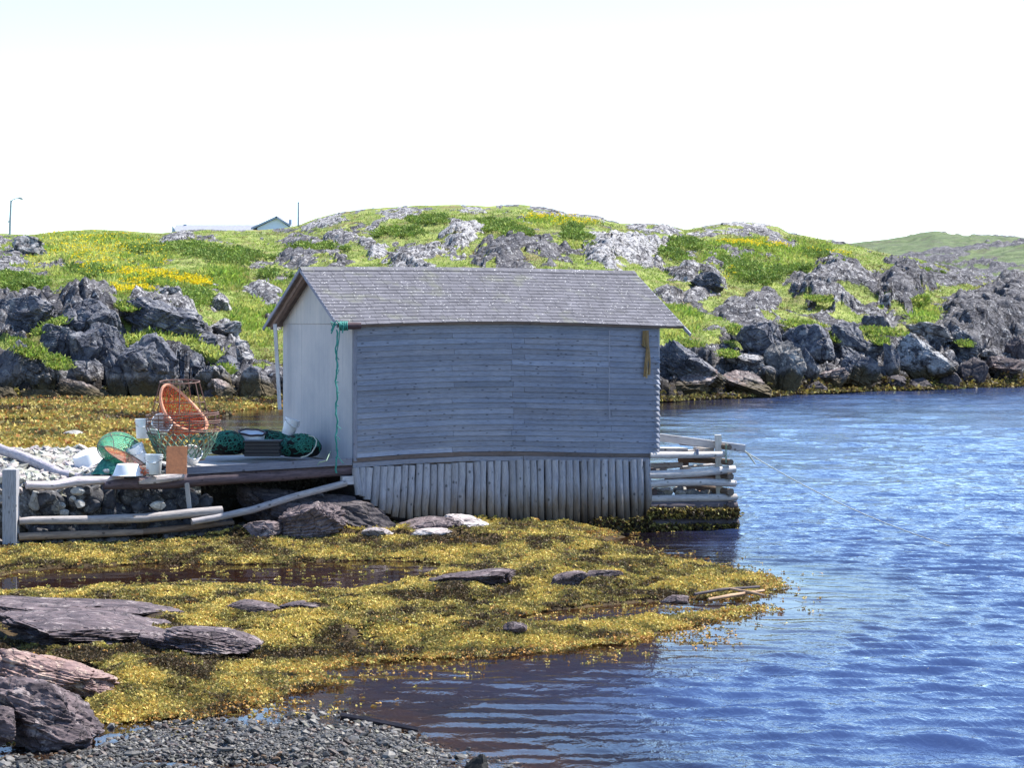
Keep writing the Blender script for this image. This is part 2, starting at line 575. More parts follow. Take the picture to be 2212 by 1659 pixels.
def net_mat(name, col, dens=0.5, sc=60):
    """Twine netting: open meshes between threads."""
    t = NT(name)
    g = t.n('Attribute', attribute_name='grain').outputs['Vector']
    sx = t.n('SeparateXYZ'); t.l(g, sx.inputs[0])
    a = t.math('ADD', sx.outputs[0], sx.outputs[1]); b = t.math('SUBTRACT', sx.outputs[0], sx.outputs[1])
    fa = t.math('ABSOLUTE', t.math('SUBTRACT', t.math('FRACT', a), 0.5))
    fb = t.math('ABSOLUTE', t.math('SUBTRACT', t.math('FRACT', b), 0.5))
    th = t.math('MAXIMUM', t.math('GREATER_THAN', fa, 0.5 - dens / 2), t.math('GREATER_THAN', fb, 0.5 - dens / 2))
    n = t.noise(t.pos((1, 1, 1)), 14, 4)
    c = t.mix(0.7, col, t.ramp(n, [(0.3, 0.45), (0.65, 1.3)]), 'MULTIPLY')
    d = t.n('BsdfPrincipled'); t.l(c, d.inputs['Base Color']); d.inputs['Roughness'].default_value = 0.7
    tr = t.n('BsdfTransparent')
    m = t.n('MixShader'); t.l(th, m.inputs[0]); t.l(tr.outputs[0], m.inputs[1]); t.l(d.outputs[0], m.inputs[2])
    t.l(m.outputs[0], t.out.inputs['Surface'])
    return t.m


M = {}
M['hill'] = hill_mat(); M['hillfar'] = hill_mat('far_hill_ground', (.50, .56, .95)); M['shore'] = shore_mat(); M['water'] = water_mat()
M['shingle'] = shingle_mat(); M['ply'] = ply_mat()
M['rock_far'] = rock_mat('shore_boulder', (0.032, 0.034, 0.047), (0.075, 0.079, 0.10), (0.145, 0.146, 0.16), 0.34, (0.23, 0.226, 0.228), 0.8, tide=1.35, bd=0.25)
M['rock_hill'] = rock_mat('lichen_rock', (0.035, 0.034, 0.042), (0.085, 0.082, 0.09), (0.16, 0.153, 0.155), 0.7, (0.34, 0.33, 0.33), 0.9, bd=0.2)
M['rock_red'] = rock_mat('red_shore_rock', (0.035, 0.028, 0.030), (0.085, 0.064, 0.064), (0.18, 0.13, 0.12), 0.3, (0.30, 0.26, 0.25), 0.9, tide=1.0, bd=0.10, rust=0.4)
M['rock_near'] = rock_mat('purple_ledge_rock', (0.030, 0.022, 0.027), (0.070, 0.052, 0.057), (0.15, 0.112, 0.115), 0.25, (0.24, 0.20, 0.195), 2.2, bd=0.05, strat=((0.7, 1.5, 2.0), (0.25, 0.1, 0.35)))
M['rock_pink'] = rock_mat('pink_boulder_rock', (0.09, 0.055, 0.055), (0.20, 0.13, 0.12), (0.33, 0.23, 0.19), 0.3, (0.42, 0.33, 0.26), 2.0, bd=0.05, strat=((0.6, 1.6, 2.6), (0.3, 0.15, 0.3)), rust=0.5)
M['rock_dark'] = rock_mat('dark_bank_rock', (0.025, 0.021, 0.025), (0.048, 0.040, 0.045), (0.085, 0.07, 0.072), 0.1, (0.14, 0.12, 0.12), 2.0, bd=0.05)
M['rubble'] = rock_mat('rubble_stone', (0.06, 0.06, 0.065), (0.13, 0.13, 0.135), (0.22, 0.215, 0.21), 0.3, (0.33, 0.32, 0.29), 2.4, bd=0.03)
M['palestone'] = rock_mat('pale_stone', (0.16, 0.155, 0.15), (0.30, 0.29, 0.27), (0.44, 0.42, 0.38), 0.2, (0.5, 0.48, 0.44), 2.5, bd=0.02)
M['pebble'] = plain('pebble', (0.95, 0.9, 0.84), 0.5, 0.5, 40, 0.003, spec=0.25)
M['weed'] = leaf_mat('rockweed_frond', 0.6, 0.2, 0.2)
M['grass'] = leaf_mat('grass_blade', 0.7, 0.4, 0.2)
M['heath'] = leaf_mat('juniper_needle', 0.7, 0.2, 0.2)
M['flower'] = leaf_mat('yellow_petal', 0.7, 0.3, 0.1)
M['siding'] = wood('weathered_clapboard', (0.165, 0.186, 0.24), (0.228, 0.252, 0.308), (0.8, 14, 14), 0.8, bumpd=0.003)
M['trim'] = wood('grey_trim_board', (0.18, 0.19, 0.225), (0.27, 0.28, 0.31), (0.8, 14, 14), 0.85)
M['brownwood'] = wood('brown_old_board', (0.10, 0.08, 0.07), (0.20, 0.165, 0.15), (0.8, 14, 14), 0.9)
M['pole'] = wood('peeled_pole', (0.26, 0.265, 0.29), (0.36, 0.365, 0.38), (0.9, 11, 11), 0.85, tide=(0.22, 1.0, 0.6))
M['log'] = wood('weathered_log', (0.36, 0.335, 0.32), (0.55, 0.53, 0.51), (0.9, 9, 9), 0.85)
M['logwet'] = wood('stained_log', (0.10, 0.08, 0.065), (0.20, 0.165, 0.135), (0.9, 9, 9), 0.8)
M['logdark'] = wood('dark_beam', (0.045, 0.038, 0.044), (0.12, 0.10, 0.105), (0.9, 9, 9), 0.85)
M['driftgrey'] = wood('driftwood', (0.27, 0.255, 0.27), (0.46, 0.44, 0.44), (0.7, 8, 8), 0.85, bumpd=0.015)
M['deckwood'] = wood('deck_plank', (0.36, 0.345, 0.33), (0.52, 0.50, 0.48), (0.8, 12, 12), 0.85)
M['beamgrey'] = wood('grey_timber', (0.38, 0.375, 0.37), (0.55, 0.54, 0.52), (0.8, 12, 12), 0.85)
M['plastic'] = plain('white_plastic', (0.74, 0.75, 0.76), 0.4, 0.16, 6, 0.001)
M['plastic2'] = plain('cloudy_plastic', (0.62, 0.66, 0.68), 0.35, 0.25, 7, 0.001)
M['black'] = plain('black_plastic', (0.012, 0.011, 0.014), 0.6, 0.3, 8, 0.001)
M['rust'] = plain('rusty_plate', (0.20, 0.075, 0.03), 0.85, 0.5, 16, 0.002)
M['wire'] = plain('rusty_wire', (0.14, 0.075, 0.06), 0.75, 0.5, 30, 0.001)
M['darkwire'] = plain('dark_hoop', (0.05, 0.035, 0.04), 0.6, 0.4, 30, 0.001)
M['greentwine'] = plain('green_twine', (0.03, 0.20, 0.14), 0.75, 0.5, 12, 0.002)
M['paletwine'] = plain('pale_green_twine', (0.16, 0.24, 0.17), 0.75, 0.5, 12, 0.002)
M['orange'] = plain('orange_twine', (0.55, 0.12, 0.05), 0.7, 0.4, 14, 0.002)
M['rope_teal'] = plain('teal_rope', (0.02, 0.20, 0.17), 0.75, 0.5, 40, 0.002)
M['rope_pale'] = plain('pale_rope', (0.42, 0.42, 0.34), 0.75, 0.3, 30, 0.002)
M['strap'] = plain('brown_strap', (0.17, 0.115, 0.05), 0.8, 0.5, 9, 0.003)
M['heap'] = plain('heaped_net', (0.018, 0.15, 0.115), 0.9, 0.75, 16, 0.02)
M['pipe'] = plain('grey_cord', (0.24, 0.25, 0.30), 0.6, 0.2, 9, 0.001)
M['net_green'] = net_mat('green_netting', (0.03, 0.26, 0.15), 0.26)
M['net_orange'] = net_mat('orange_netting', (0.60, 0.13, 0.06), 0.22)
M['house'] = plain('pale_house_wall', (0.62, 0.70, 0.88), 0.8, 0.1, 3, 0.002)
M['houseroof'] = plain('grey_house_roof', (0.22, 0.23, 0.26), 0.85, 0.3, 3, 0.003)
M['housetrim'] = plain('blue_grey_trim', (0.28, 0.34, 0.46), 0.7, 0.2, 3, 0.002)
M['steel'] = plain('grey_steel_pole', (0.32, 0.36, 0.40), 0.6, 0.2, 3, 0.001)
M['rimrope'] = plain('pale_orange_rope', (0.70, 0.30, 0.18), 0.75, 0.5, 30, 0.003)
M['quartz'] = plain('tan_stone', (0.42, 0.28, 0.15), 0.8, 0.5, 9, 0.01)
M['rock_tall'] = rock_mat('tall_boulder', (0.04, 0.042, 0.05), (0.085, 0.085, 0.09), (0.16, 0.15, 0.14), 0.45, (0.36, 0.34, 0.31), 0.7, tide=1.4, bd=0.2)
M['rock_lich'] = rock_mat('white_lichen_boulder', (0.03, 0.03, 0.038), (0.07, 0.07, 0.078), (0.14, 0.138, 0.14), 0.75, (0.33, 0.33, 0.335), 0.8, tide=1.3, bd=0.2)
M['rock_pinkd'] = rock_mat('purple_bank_rock', (0.055, 0.042, 0.047), (0.11, 0.085, 0.09), (0.19, 0.148, 0.15), 0.25, (0.26, 0.22, 0.215), 2.0, bd=0.05)
M['rock_pale'] = rock_mat('pale_flat_rock', (0.15, 0.125, 0.13), (0.27, 0.235, 0.235), (0.38, 0.34, 0.33), 0.4, (0.44, 0.41, 0.40), 2.0, bd=0.04)
M['rubbledark'] = rock_mat('dark_rubble', (0.02, 0.02, 0.026), (0.045, 0.045, 0.052), (0.085, 0.084, 0.09), 0.2, (0.2, 0.195, 0.18), 2.4, bd=0.03)
# ------------------------------------------------------------------ far hillside
_k = [-500, -100, 0, 60, 100, 150, 200, 250, 300, 350, 420, 470, 500, 560, 590, 620, 650, 680, 740, 800, 860, 900, 1000, 1050, 1120, 1180, 1230, 1290, 1340, 1400, 1440, 1480, 1510, 1560, 1620, 1680, 1700, 1760, 1830, 1900, 1990, 2080, 2150, 2212, 2300, 2700]
_c = [512, 508, 507, 510, 506, 499, 498, 500, 503, 505, 498, 499, 500, 499, 497, 494, 487, 477, 463, 456, 452, 450, 449, 452, 449, 455, 466, 472, 486, 487, 490, 498, 494, 485, 483, 492, 503, 514, 526, 546, 562, 588, 600, 602, 610, 640]
_sk = [-500, 0, 300, 640, 1000, 1424, 1450, 1530, 1650, 1750, 1900, 2050, 2212, 2700]
_sv = [873, 872, 870, 868, 870, 868, 867, 862, 857, 851, 845, 841, 834, 822]
_bk = [-500, 0, 80, 150, 220, 260, 340, 430, 500, 560, 620, 700, 900, 1300, 1424, 1500, 1600, 1700, 1800, 1900, 2000, 2100, 2212, 2700]
_bv = [660, 655, 655, 625, 632, 648, 655, 690, 735, 765, 760, 720, 700, 700, 742, 736, 718, 705, 700, 712, 700, 690, 690, 690]
_mk = [-500, 0, 150, 300, 420, 560, 620, 700, 900, 1100, 1300, 1424, 1500, 1600, 1700, 1800, 1900, 2000, 2100, 2212, 2700]
_mv = [600, 598, 592, 590, 585, 600, 606, 590, 575, 560, 575, 600, 592, 612, 612, 590, 606, 630, 642, 646, 660]
cols = np.concatenate([np.linspace(-620, -40, 60)[:-1], np.linspace(-40, 2252, 1080), np.linspace(2252, 2830, 60)[1:]])
NCOL = len(cols)
cs = np.interp(cols, _sk, _sv); cb = np.interp(cols, _bk, _bv); cm = np.interp(cols, _mk, _mv); cc = np.interp(cols, _k, _c)
w_ = np.array([1, 2, 3, 2, 1]) / 9.0
sm = lambda a, n: np.convolve(np.pad(a, n, 'edge'), np.ones(2 * n + 1) / (2 * n + 1), 'valid')
cb, cm = sm(cb, 14), sm(cm, 14)
cm = np.maximum(cm, cc + 12); cb = np.maximum(cb, cm + 12)
Ys = EYE * F / (cs - HY)
Yb, Ym = Ys + 11, Ys + 34
Yc = Ys + np.interp(cols, [-600, 600, 1700, 1900, 2212], [78, 82, 70, 58, 55])
zof = lambda py, Y: EYE - (py - HY) / F * Y
rows_py = []
segs = [(Ys - 2.5, np.full(NCOL, -0.55), 8), (Ys, np.full(NCOL, 0.05), 120), (Yb, zof(cb, Yb), 130), (Ym, zof(cm, Ym), 150), (Yc, zof(cc, Yc), 26), (Yc + 45, zof(cc + 14, Yc + 45), 12), (Yc + 300, zof(cc + 16, Yc + 300), 0)]
ZZ, YY = [], []
for (y0, z0, n), (y1, z1, _) in zip(segs[:-1], segs[1:]):
    for i in range(n):
        f = i / n
        YY.append(y0 + (y1 - y0) * f); ZZ.append(z0 + (z1 - z0) * f)
YY.append(segs[-1][0]); ZZ.append(segs[-1][1])
YY = np.array(YY); ZZ = np.array(ZZ)
NROW = len(YY)
# soften the kinks between the segments
for _ in range(6):
    zi = ZZ.copy(); zi[9:-2] = (ZZ[7:-4] + 2 * ZZ[8:-3] + 3 * ZZ[9:-2] + 2 * ZZ[10:-1] + ZZ[11:]) / 9; ZZ = zi
XX = (cols[None, :] - CX) / F * YY
PXB = np.broadcast_to(cols[None, :], XX.shape)
PYB = HY + (EYE - ZZ) * F / YY           # sheet row of the smooth hill


def blob(cx, cy, rx, ry, ang=0.0):
    a = R(ang); c, s = math.cos(a), math.sin(a)
    dx, dy = PXB - cx, PYB - cy
    u, v = (dx * c + dy * s) / rx, (-dx * s + dy * c) / ry
    return np.sqrt(u * u + v * v)


ROCKS = [  # outcrops: x, y, half width, half height, tilt, lichen
    (703, 482, 46, 13, -14, .9), (855, 461, 46, 10, -5, .7), (768, 489, 22, 11, 0, .3), (815, 484, 36, 7, -30, .7), (735, 513, 44, 15, 10, .6), (792, 526, 24, 10, 15, .7),
    (646, 521, 38, 15, 0, .5), (670, 565, 82, 22, 0, .3), (817, 543, 24, 12, -35, .9), (993, 519, 50, 30, -25, 1.0), (920, 562, 92, 26, -12, .7), (1086, 552, 62, 33, 0, .25), (1023, 456, 26, 9, 10, .9),
    (982, 478, 20, 8, 0, .8), (1139, 552, 95, 36, 6, .15), (1343, 550, 74, 40, -10, 1.0), (1302, 507, 52, 8, 0, 1.0), (1416, 496, 56, 14, 8, .8), (1183, 460, 46, 10, 12, .6), (1261, 471, 40, 7, 8, .9),
    (1574, 493, 76, 13, -8, 1.0), (1519, 592, 54, 22, 0, .3), (1640, 500, 50, 8, 8, .6), (63, 528, 34, 19, 10, .4), (25, 560, 60, 20, -10, .5), (-5, 530, 26, 16, 0, .4), (190, 668, 70, 46, 20, .2), (40, 672, 110, 30, 0, .2),
    (349, 682, 86, 40, 10, .45), (472, 658, 24, 15, 0, .4), (485, 709, 32, 16, 0, .8), (577, 636, 48, 24, 25, .6), (381, 514, 44, 11, -18, .7), (458, 491, 52, 9, 0, .6), (367, 629, 22, 9, 0, .6), (517, 752, 28, 22, 20, .9),
    (560, 705, 60, 20, 0, .2), (1802, 524, 40, 5, 0, .3), (1497, 598, 56, 28, 0, .5), (1514, 636, 58, 22, -15, .5), (1622, 682, 74, 28, 8, .35), (1739, 618, 58, 24, 0, .4), (1812, 632, 118, 55, 12, .4),
    (1956, 632, 60, 72, 0, .1), (1538, 690, 40, 14, 0, .2), (2082, 592, 110, 24, 5, .25), (2123, 684, 100, 48, 0, .05), (1885, 686, 52, 24, 0, .5), (2200, 660, 60, 70, 0, .05), (1655, 640, 34, 16, 0, .3),
    (1560, 720, 60, 14, 0, .2), (1450, 640, 40, 14, 20, .4), (1405, 575, 34, 16, 0, .7), (255, 600, 20, 6, 0, .5), (560, 575, 26, 8, 0, .4), (1690, 520, 40, 7, 10, .4), (300, 560, 18, 5, 0, .5)]
GRASS = [(105, 712, 56, 18, -25), (40, 752, 60, 12, 22), (345, 738, 85, 13, 5), (540, 720, 55, 40, 20), (440, 752, 50, 11, 30), (570, 800, 30, 14, 0), (1513, 690, 66, 14, 15), (1460, 720, 50, 26, 0), (1998, 686, 32, 24, -40), (1906, 724, 52, 10, 8), (1870, 735, 30, 10, 30), (2070, 630, 70, 10, -8), (1840, 690, 50, 8, 10), (1720, 690, 50, 9, 12), (280, 690, 30, 18, 0), (620, 740, 60, 30, 0), (1600, 745, 40, 8, 10), (1755, 596, 50, 11, 10), (1850, 652, 44, 9, 15), (1788, 668, 40, 8, -10), (1720, 655, 30, 8, 0), (1900, 600, 50, 9, 12), (1960, 590, 50, 8, 10), (2060, 660, 30, 6, 0), (2140, 640, 50, 7, 6), (1010, 545, 26, 6, -20), (905, 548, 40, 5, -10), (1120, 535, 50, 5, 8), (660, 552, 40, 5, 0)]
SHRUB = [(1075, 497, 46, 12, 8), (1110, 508, 40, 8, 5), (420, 653, 42, 20, 10), (500, 560, 90, 16, 8), (314, 547, 60, 9, 0), (440, 545, 70, 10, 5), (1593, 586, 50, 20, 15), (1645, 606, 40, 12, 10), (28, 616, 66, 11, 5), (1690, 600, 60, 12, 0), (1250, 512, 40, 14, 25), (600, 600, 40, 8, 0), (200, 595, 50, 7, 5), (1460, 560, 40, 10, 20), (1780, 560, 60, 9, 10), (870, 510, 60, 9, 0), (950, 480, 60, 7, 0), (1490, 535, 40, 8, 12), (680, 540, 60, 7, 0), (2030, 602, 40, 8, 5)]
wob = fbm(XX * 0.35, YY * 0.22, octv=4, seed=3)
wob2 = fbm(XX * 1.1, YY * 0.6, octv=3, seed=5)
rock = np.clip(sst(0, 14, PYB - cb[None, :] - 22 * wob), 0, 1)            # the bluff is rock
lich = np.full(XX.shape, 0.25)
bulge = np.zeros(XX.shape)
for cx, cy, rx, ry, an, li in ROCKS:
    d = blob(cx, cy, rx, ry, an) + 0.42 * wob + 0.38 * wob2
    m = sst(1.08, 0.88, d)
    rock = np.maximum(rock, m); lich = np.where(m > 0.3, li, lich)
    bulge = np.maximum(bulge, sst(1.15, 0.25, d) * min(1.6, ry * 0.028 * 0.9))
gx = fbm(XX * 0.28 + 9, YY * 0.16, octv=5, seed=11)
rock = np.maximum(rock, sst(0.25, 0.32, gx) * 0.9)
gx2 = fbm(XX * 0.8 + 5, YY * 0.35 + 2, octv=4, seed=15); rock = np.maximum(rock, sst(0.36, 0.42, gx2) * 0.85 * sst(-.25, .1, gx))
mossy = fbm(XX * 0.7 + 30, YY * 0.5, octv=4, seed=13)
rock = rock * (1 - sst(0.22, 0.34, mossy) * sst(30, -10, PYB - cb[None, :]) * 0.9)
rock = np.maximum(rock, sst(-0.12, 0.06, wob2 + wob * 0.5) * sst(1690, 1800, PXB) * sst(560, 600, PYB) * 0.95)
for cx, cy, rx, ry, an in GRASS:
    d = blob(cx, cy, rx, ry, an) + 0.4 * wob2
    rock = rock * (1 - sst(1.1, 0.85, d))
shrub = np.zeros(XX.shape)
for cx, cy, rx, ry, an in SHRUB:
    d = blob(cx, cy, rx, ry, an) + 0.6 * wob2 + 0.45 * wob
    shrub = np.maximum(shrub, sst(1.1, 0.8, d))
shrub *= 1 - rock
vis = sst(0, 10, np.arange(NROW)[:, None] - 8.0)
far_fade = np.where(YY > Yc[None, :] + 8, 0.25, 1.0)
YZ = YY * 0.55 + ZZ * 1.5 + XX * 0.25
b1, e1_ = blocks(XX * 0.42 + wob * 0.5, YZ * 0.45 + wob2 * 0.2, 21)
b2, e2_ = blocks(XX * 1.0 + wob2 * 0.3 - YZ * .3, YZ * 1.1, 31)
rg = fbm(XX * 0.8, YZ * 0.9, octv=5, seed=41, ridge=True)
bluff = sst(-10, 40, PYB - cb[None, :])
b3, e3_ = blocks(XX * 2.2 + b2 * 0.6, YZ * 2.4 + b1 * 0.5, 33)
dz_rock = bulge + (b1 * 0.55 - (1 - e1_) * 0.45) * (0.28 + 0.9 * bluff) + (b2 * 0.24 - (1 - e2_) * 0.22) * (0.35 + 0.65 * bluff) + (b3 * 0.07 - (1 - e3_) * 0.08) * (0.5 + .5 * bluff) + rg * 0.07 + 0.16 * fbm(XX * 0.9, YZ * 0.9, octv=3, seed=43)
dz_soft = 0.35 * wob + 0.10 * wob2 + shrub * (0.2 + 0.2 * fbm(XX * 1.5, YY * 1.0, octv=2, seed=51))
DZ = (rock * dz_rock + (1 - rock) * (dz_soft + bulge * 0.4)) * vis * far_fade
crest_guard = 1 - 0.55 * np.exp(-((YY - Yc[None, :]) / 9.0) ** 2)
ZT = ZZ + DZ * crest_guard
ZT = np.where(np.arange(NROW)[:, None] < 9, ZZ, np.maximum(ZT, 0.02 + 0.0 * ZZ))
XT = XX + (rock * (b2 * 0.10) * vis)
hill = big_mesh('hillside', np.stack([XT, YY, ZT], -1).reshape(-1, 3), grid_faces(NROW, NCOL), M['hill'], attrs={'rock': rock, 'lichen': lich})
tag(hill, kind='structure')


def hill_at(px, py):
    """World point of the built hillside where sheet column px meets sheet row py (front-most)."""
    j = int(np.clip(np.searchsorted(cols, px), 0, NCOL - 1))
    pyb = HY + (EYE - ZT[8:, j]) * F / YY[8:, j]
    i = np.argmax(pyb <= py) if (pyb <= py).any() else len(pyb) - 1
    return np.array([(px - CX) / F * YY[8 + i, j], YY[8 + i, j], ZT[8 + i, j]])


# second hill, far behind on the right
c2 = np.linspace(1560, 3000, 420); r2 = np.linspace(0, 1, 130)
Yh = np.concatenate([np.linspace(215, 300, 60)[:, None] + 0 * c2, np.linspace(300, 420, 60)[1:, None] + 0 * c2, np.linspace(425, 520, 12)[:, None] + 0 * c2])
k2 = np.interp(c2, [1560, 1700, 1780, 1830, 1900, 1960, 2020, 2080, 2140, 2212, 2500, 3000], [560, 545, 530, 523, 514, 508, 502, 510, 512, 515, 508, 530])
m2 = np.interp(c2, [1560, 1850, 1950, 2050, 2120, 2212, 2500, 3000], [640, 600, 575, 562, 553, 540, 535, 560])
ya, yb_, yc_ = np.full(len(c2), 690.0), m2, k2
PY2 = np.where(Yh < 300, 690 + (m2 - 690) * (Yh - 215) / 85, m2 + (k2 - m2) * np.clip((Yh - 300) / 120, 0, 1))
PY2 = np.where(Yh > 421, k2 + (Yh - 420) * 0.25, PY2)
X2 = (c2 - CX) / F * Yh
Z2 = EYE - (PY2 - HY) / F * Yh
n2a = fbm(X2 * 0.09, Yh * 0.05, octv=5, seed=61); n2b = fbm(X2 * 0.3, Yh * 0.2, octv=4, seed=63, ridge=True)
ro2 = 0.85 * sst(0.24, 0.40, n2a + n2b * 0.25 + 0.12 * np.exp(-((PY2 - 585) / 16) ** 2) - 0.1)
Z2 = Z2 + (n2a * 1.2 + n2b * ro2 * 1.0) * np.where(Yh > 410, 0.5, 1) * sst(215, 235, Yh)
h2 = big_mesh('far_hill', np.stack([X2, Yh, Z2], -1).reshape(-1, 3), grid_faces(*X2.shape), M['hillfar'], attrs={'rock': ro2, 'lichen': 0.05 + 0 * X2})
tag(h2, kind='structure')

# ------------------------------------------------------------------ near shore
WEED = gpoly([(-400, 1150), (0, 1182), (90, 1190), (160, 1178), (330, 1168), (420, 1152), (560, 1150), (700, 1143), (830, 1140), (1000, 1142), (1120, 1148), (1260, 1149), (1330, 1160), (1300, 1166), (1270, 1172), (1300, 1184), (1370, 1196), (1450, 1212), (1540, 1224), (1600, 1234), (1660, 1243), (1682, 1260), (1672, 1276), (1640, 1290), (1600, 1296), (1500, 1300), (1400, 1312), (1300, 1318), (1200, 1326), (1160, 1336), (1200, 1342), (1290, 1335), (1400, 1330), (1470, 1322), (1540, 1312), (1610, 1307), (1650, 1313), (1600, 1328), (1530, 1344), (1480, 1362), (1420, 1378), (1320, 1394), (1200, 1404), (1100, 1412), (1000, 1424), (900, 1428), (780, 1432), (690, 1440), (640, 1450), (690, 1462), (694, 1476), (660, 1488), (600, 1496), (556, 1500), (560, 1516), (500, 1530), (470, 1545), (400, 1558), (330, 1562), (260, 1568), (200, 1572), (100, 1580), (0, 1592), (-400, 1610)])
POOL = gpoly([(-60, 1262), (-10, 1250), (40, 1238), (120, 1229), (200, 1226), (320, 1218), (480, 1220), (620, 1219), (760, 1212), (900, 1214), (960, 1222), (930, 1240), (900, 1252), (840, 1268), (740, 1280), (640, 1281), (560, 1272), (440, 1266), (330, 1270), (230, 1268), (150, 1282), (60, 1280), (-60, 1290)])
POOL2 = gpoly([(1130, 1338), (1200, 1325), (1300, 1315), (1400, 1306), (1480, 1300), (1600, 1304), (1560, 1312), (1470, 1328), (1380, 1336), (1280, 1342), (1200, 1347)])
GRAV = gpoly([(-400, 1585), (0, 1590), (120, 1578), (240, 1570), (390, 1560), (470, 1548), (520, 1560), (600, 1535), (690, 1530), (760, 1548), (830, 1572), (880, 1596), (930, 1618), (1040, 1640), (1090, 1662), (1180, 1720), (1300, 1850), (-500, 1850)])
COVE = gpoly([(-700, 866), (0, 866), (300, 866), (470, 868), (600, 872), (620, 880), (520, 886), (470, 893), (440, 902), (330, 905), (240, 903), (200, 912), (280, 918), (420, 925), (470, 935), (430, 960), (300, 985), (0, 985), (-700, 985)])
CPOOL = gpoly([(-300, 908), (0, 905), (70, 903), (150, 908), (130, 916), (60, 924), (0, 930), (-300, 935)])
pxs = np.concatenate([np.linspace(-900, -60, 60)[:-1], np.linspace(-60, 1800, 800), np.linspace(1800, 3000, 40)[1:]])
pys = np.concatenate([np.linspace(846, 990, 130)[:-1], np.linspace(990, 1120, 90)[:-1], np.linspace(1120, 1700, 560), np.linspace(1700, 2000, 30)[1:]])
GXp, GYp = np.meshgrid(pxs, pys)
GYw = EYE * F / (GYp - HY); GXw = (GXp - CX) / F * GYw


HUMPS = [(480, 1412, 190, 12, .12), (350, 1490, 170, 30, .24), (290, 1545, 110, 18, .15), (620, 1470, 70, 12, .08), (900, 1390, 260, 14, .10), (700, 1385, 120, 10, .10), (1100, 1385, 180, 10, .08), (900, 1165, 200, 8, .10), (500, 1170, 300, 8, .10), (1150, 1240, 160, 10, .08), (1010, 1270, 160, 10, .10)]


def shore_fields(X, Y):
    X = np.asarray(X, float); Y = np.asarray(Y, float)
    sw = sdf(WEED, X, Y); sp = np.maximum(sdf(POOL, X, Y) + .10, sdf(POOL2, X, Y) + .28); sg = sdf(GRAV, X, Y); sc = sdf(COVE, X, Y); sq = sdf(CPOOL, X, Y)
    big = fbm(X * 0.9, Y * 0.55, octv=4, seed=71); lump = fbm(X * 3.1, Y * 1.9, octv=3, seed=73)
    a, b = AB(X, Y)
    near = Y < 60
    hw = np.interp(sw, [-6, -3.0, -1.0, -0.3, 0.0, 0.35, 1.0, 2.5], [-1.3, -0.75, -0.26, -0.09, -0.02, 0.015, 0.055, 0.15])
    ppx = CX + X / Y * F; ppy = HY + EYE * F / Y
    hum = sum(hh * np.exp(-(((ppx - cx) / rx) ** 2 + ((ppy - cy) / ry) ** 2)) for cx, cy, rx, ry, hh in HUMPS)
    hw = hw + sst(0.0, 1.6, sw) * (0.10 * big + 0.085 * lump + hum)
    hw = hw + np.where(Y < 60, sst(36, 41, Y) * 0.17 * sst(-1, 1, sw), 0)
    hw = np.where((sp > -2.2) & (Y < 52), np.minimum(hw, 0.035 + 0.09 * np.clip(-sp - .15, 0, 3) + .03 * big), hw)
    hg = np.interp(sg, [-4, -1.2, 0, 0.7, 2], [-0.9, -0.16, 0.0, 0.045, 0.07]) + sst(-0.3, 0.4, sg) * (0.085 * big - 0.025 + 0.012 * lump)
    ppx = CX + X / Y * F; ppy = HY + EYE * F / Y
    hg = hg - sum(hh * np.exp(-(((ppx - cx) / rx) ** 2 + ((ppy - cy) / ry) ** 2)) for cx, cy, rx, ry, hh in ((330, 1652, 95, 9, .14), (560, 1656, 75, 8, .13), (530, 1532, 60, 14, .16), (480, 1630, 50, 5, .08)))
    hg = np.where(sw > -0.5, np.where(sg > 0, hg, np.maximum(hg, -0.4)), hg)
    h = np.maximum(hw, hg)
    h = np.where(near & (sp > -0.35), np.minimum(h, np.interp(sp, [-0.35, -0.1, 0.1, 0.6, 1.4], [0.16, 0.05, -0.04, -0.15, -0.26]) + 0.03 * big), h)
    hc = np.interp(sc, [-14, -4, 0, 2, 6], [-1.0, -0.4, -0.02, 0.12, 0.2]) + sst(-1, 2, sc) * (0.12 * fbm(X * 0.35, Y * 0.18, octv=4, seed=75) + 0.03 * big)
    hc = np.where(sq > -1, np.minimum(hc, np.interp(sq, [-1, 0, 2], [0.2, -0.02, -0.3])), hc)
    h = np.where(Y > 52, hc, h)
    # filled bank behind the log wall, under the platform and the shed
    zt = np.interp(a, [-30, -3.2, -2.6, 0.6, 2.5, 4.5], [1.24, 1.24, 1.26, 1.2, 0.5, -0.3]) + 0.008 * np.clip(b, 0, 9) + 0.035 * lump
    bank = np.where(a > -2.7, sst(1.5, 2.4, b), sst(0.30, 0.62, b)) * sst(9.9, 9.2, np.where(a > -2.6, b + 3.6, b)) * sst(4.6, 3.6, a)
    h = np.maximum(h, h * (1 - bank) + zt * bank)
    fill = bank * sst(-2.2, -3.0, a)
    grav = np.maximum(sst(-0.4, 0.1, sg) * sst(0.15, -0.2, sw), bank)
    return h, grav, fill, sw, sp, sg, sc, sq, bank


SH, SG_, SF_, *_x = shore_fields(GXw, GYw)
shore = big_mesh('shore_ground', np.stack([GXw, GYw, SH], -1).reshape(-1, 3), grid_faces(len(pys), len(pxs))[:, ::-1], M['shore'], attrs={'gravel': SG_, 'fill': SF_})
tag(shore, kind='structure')

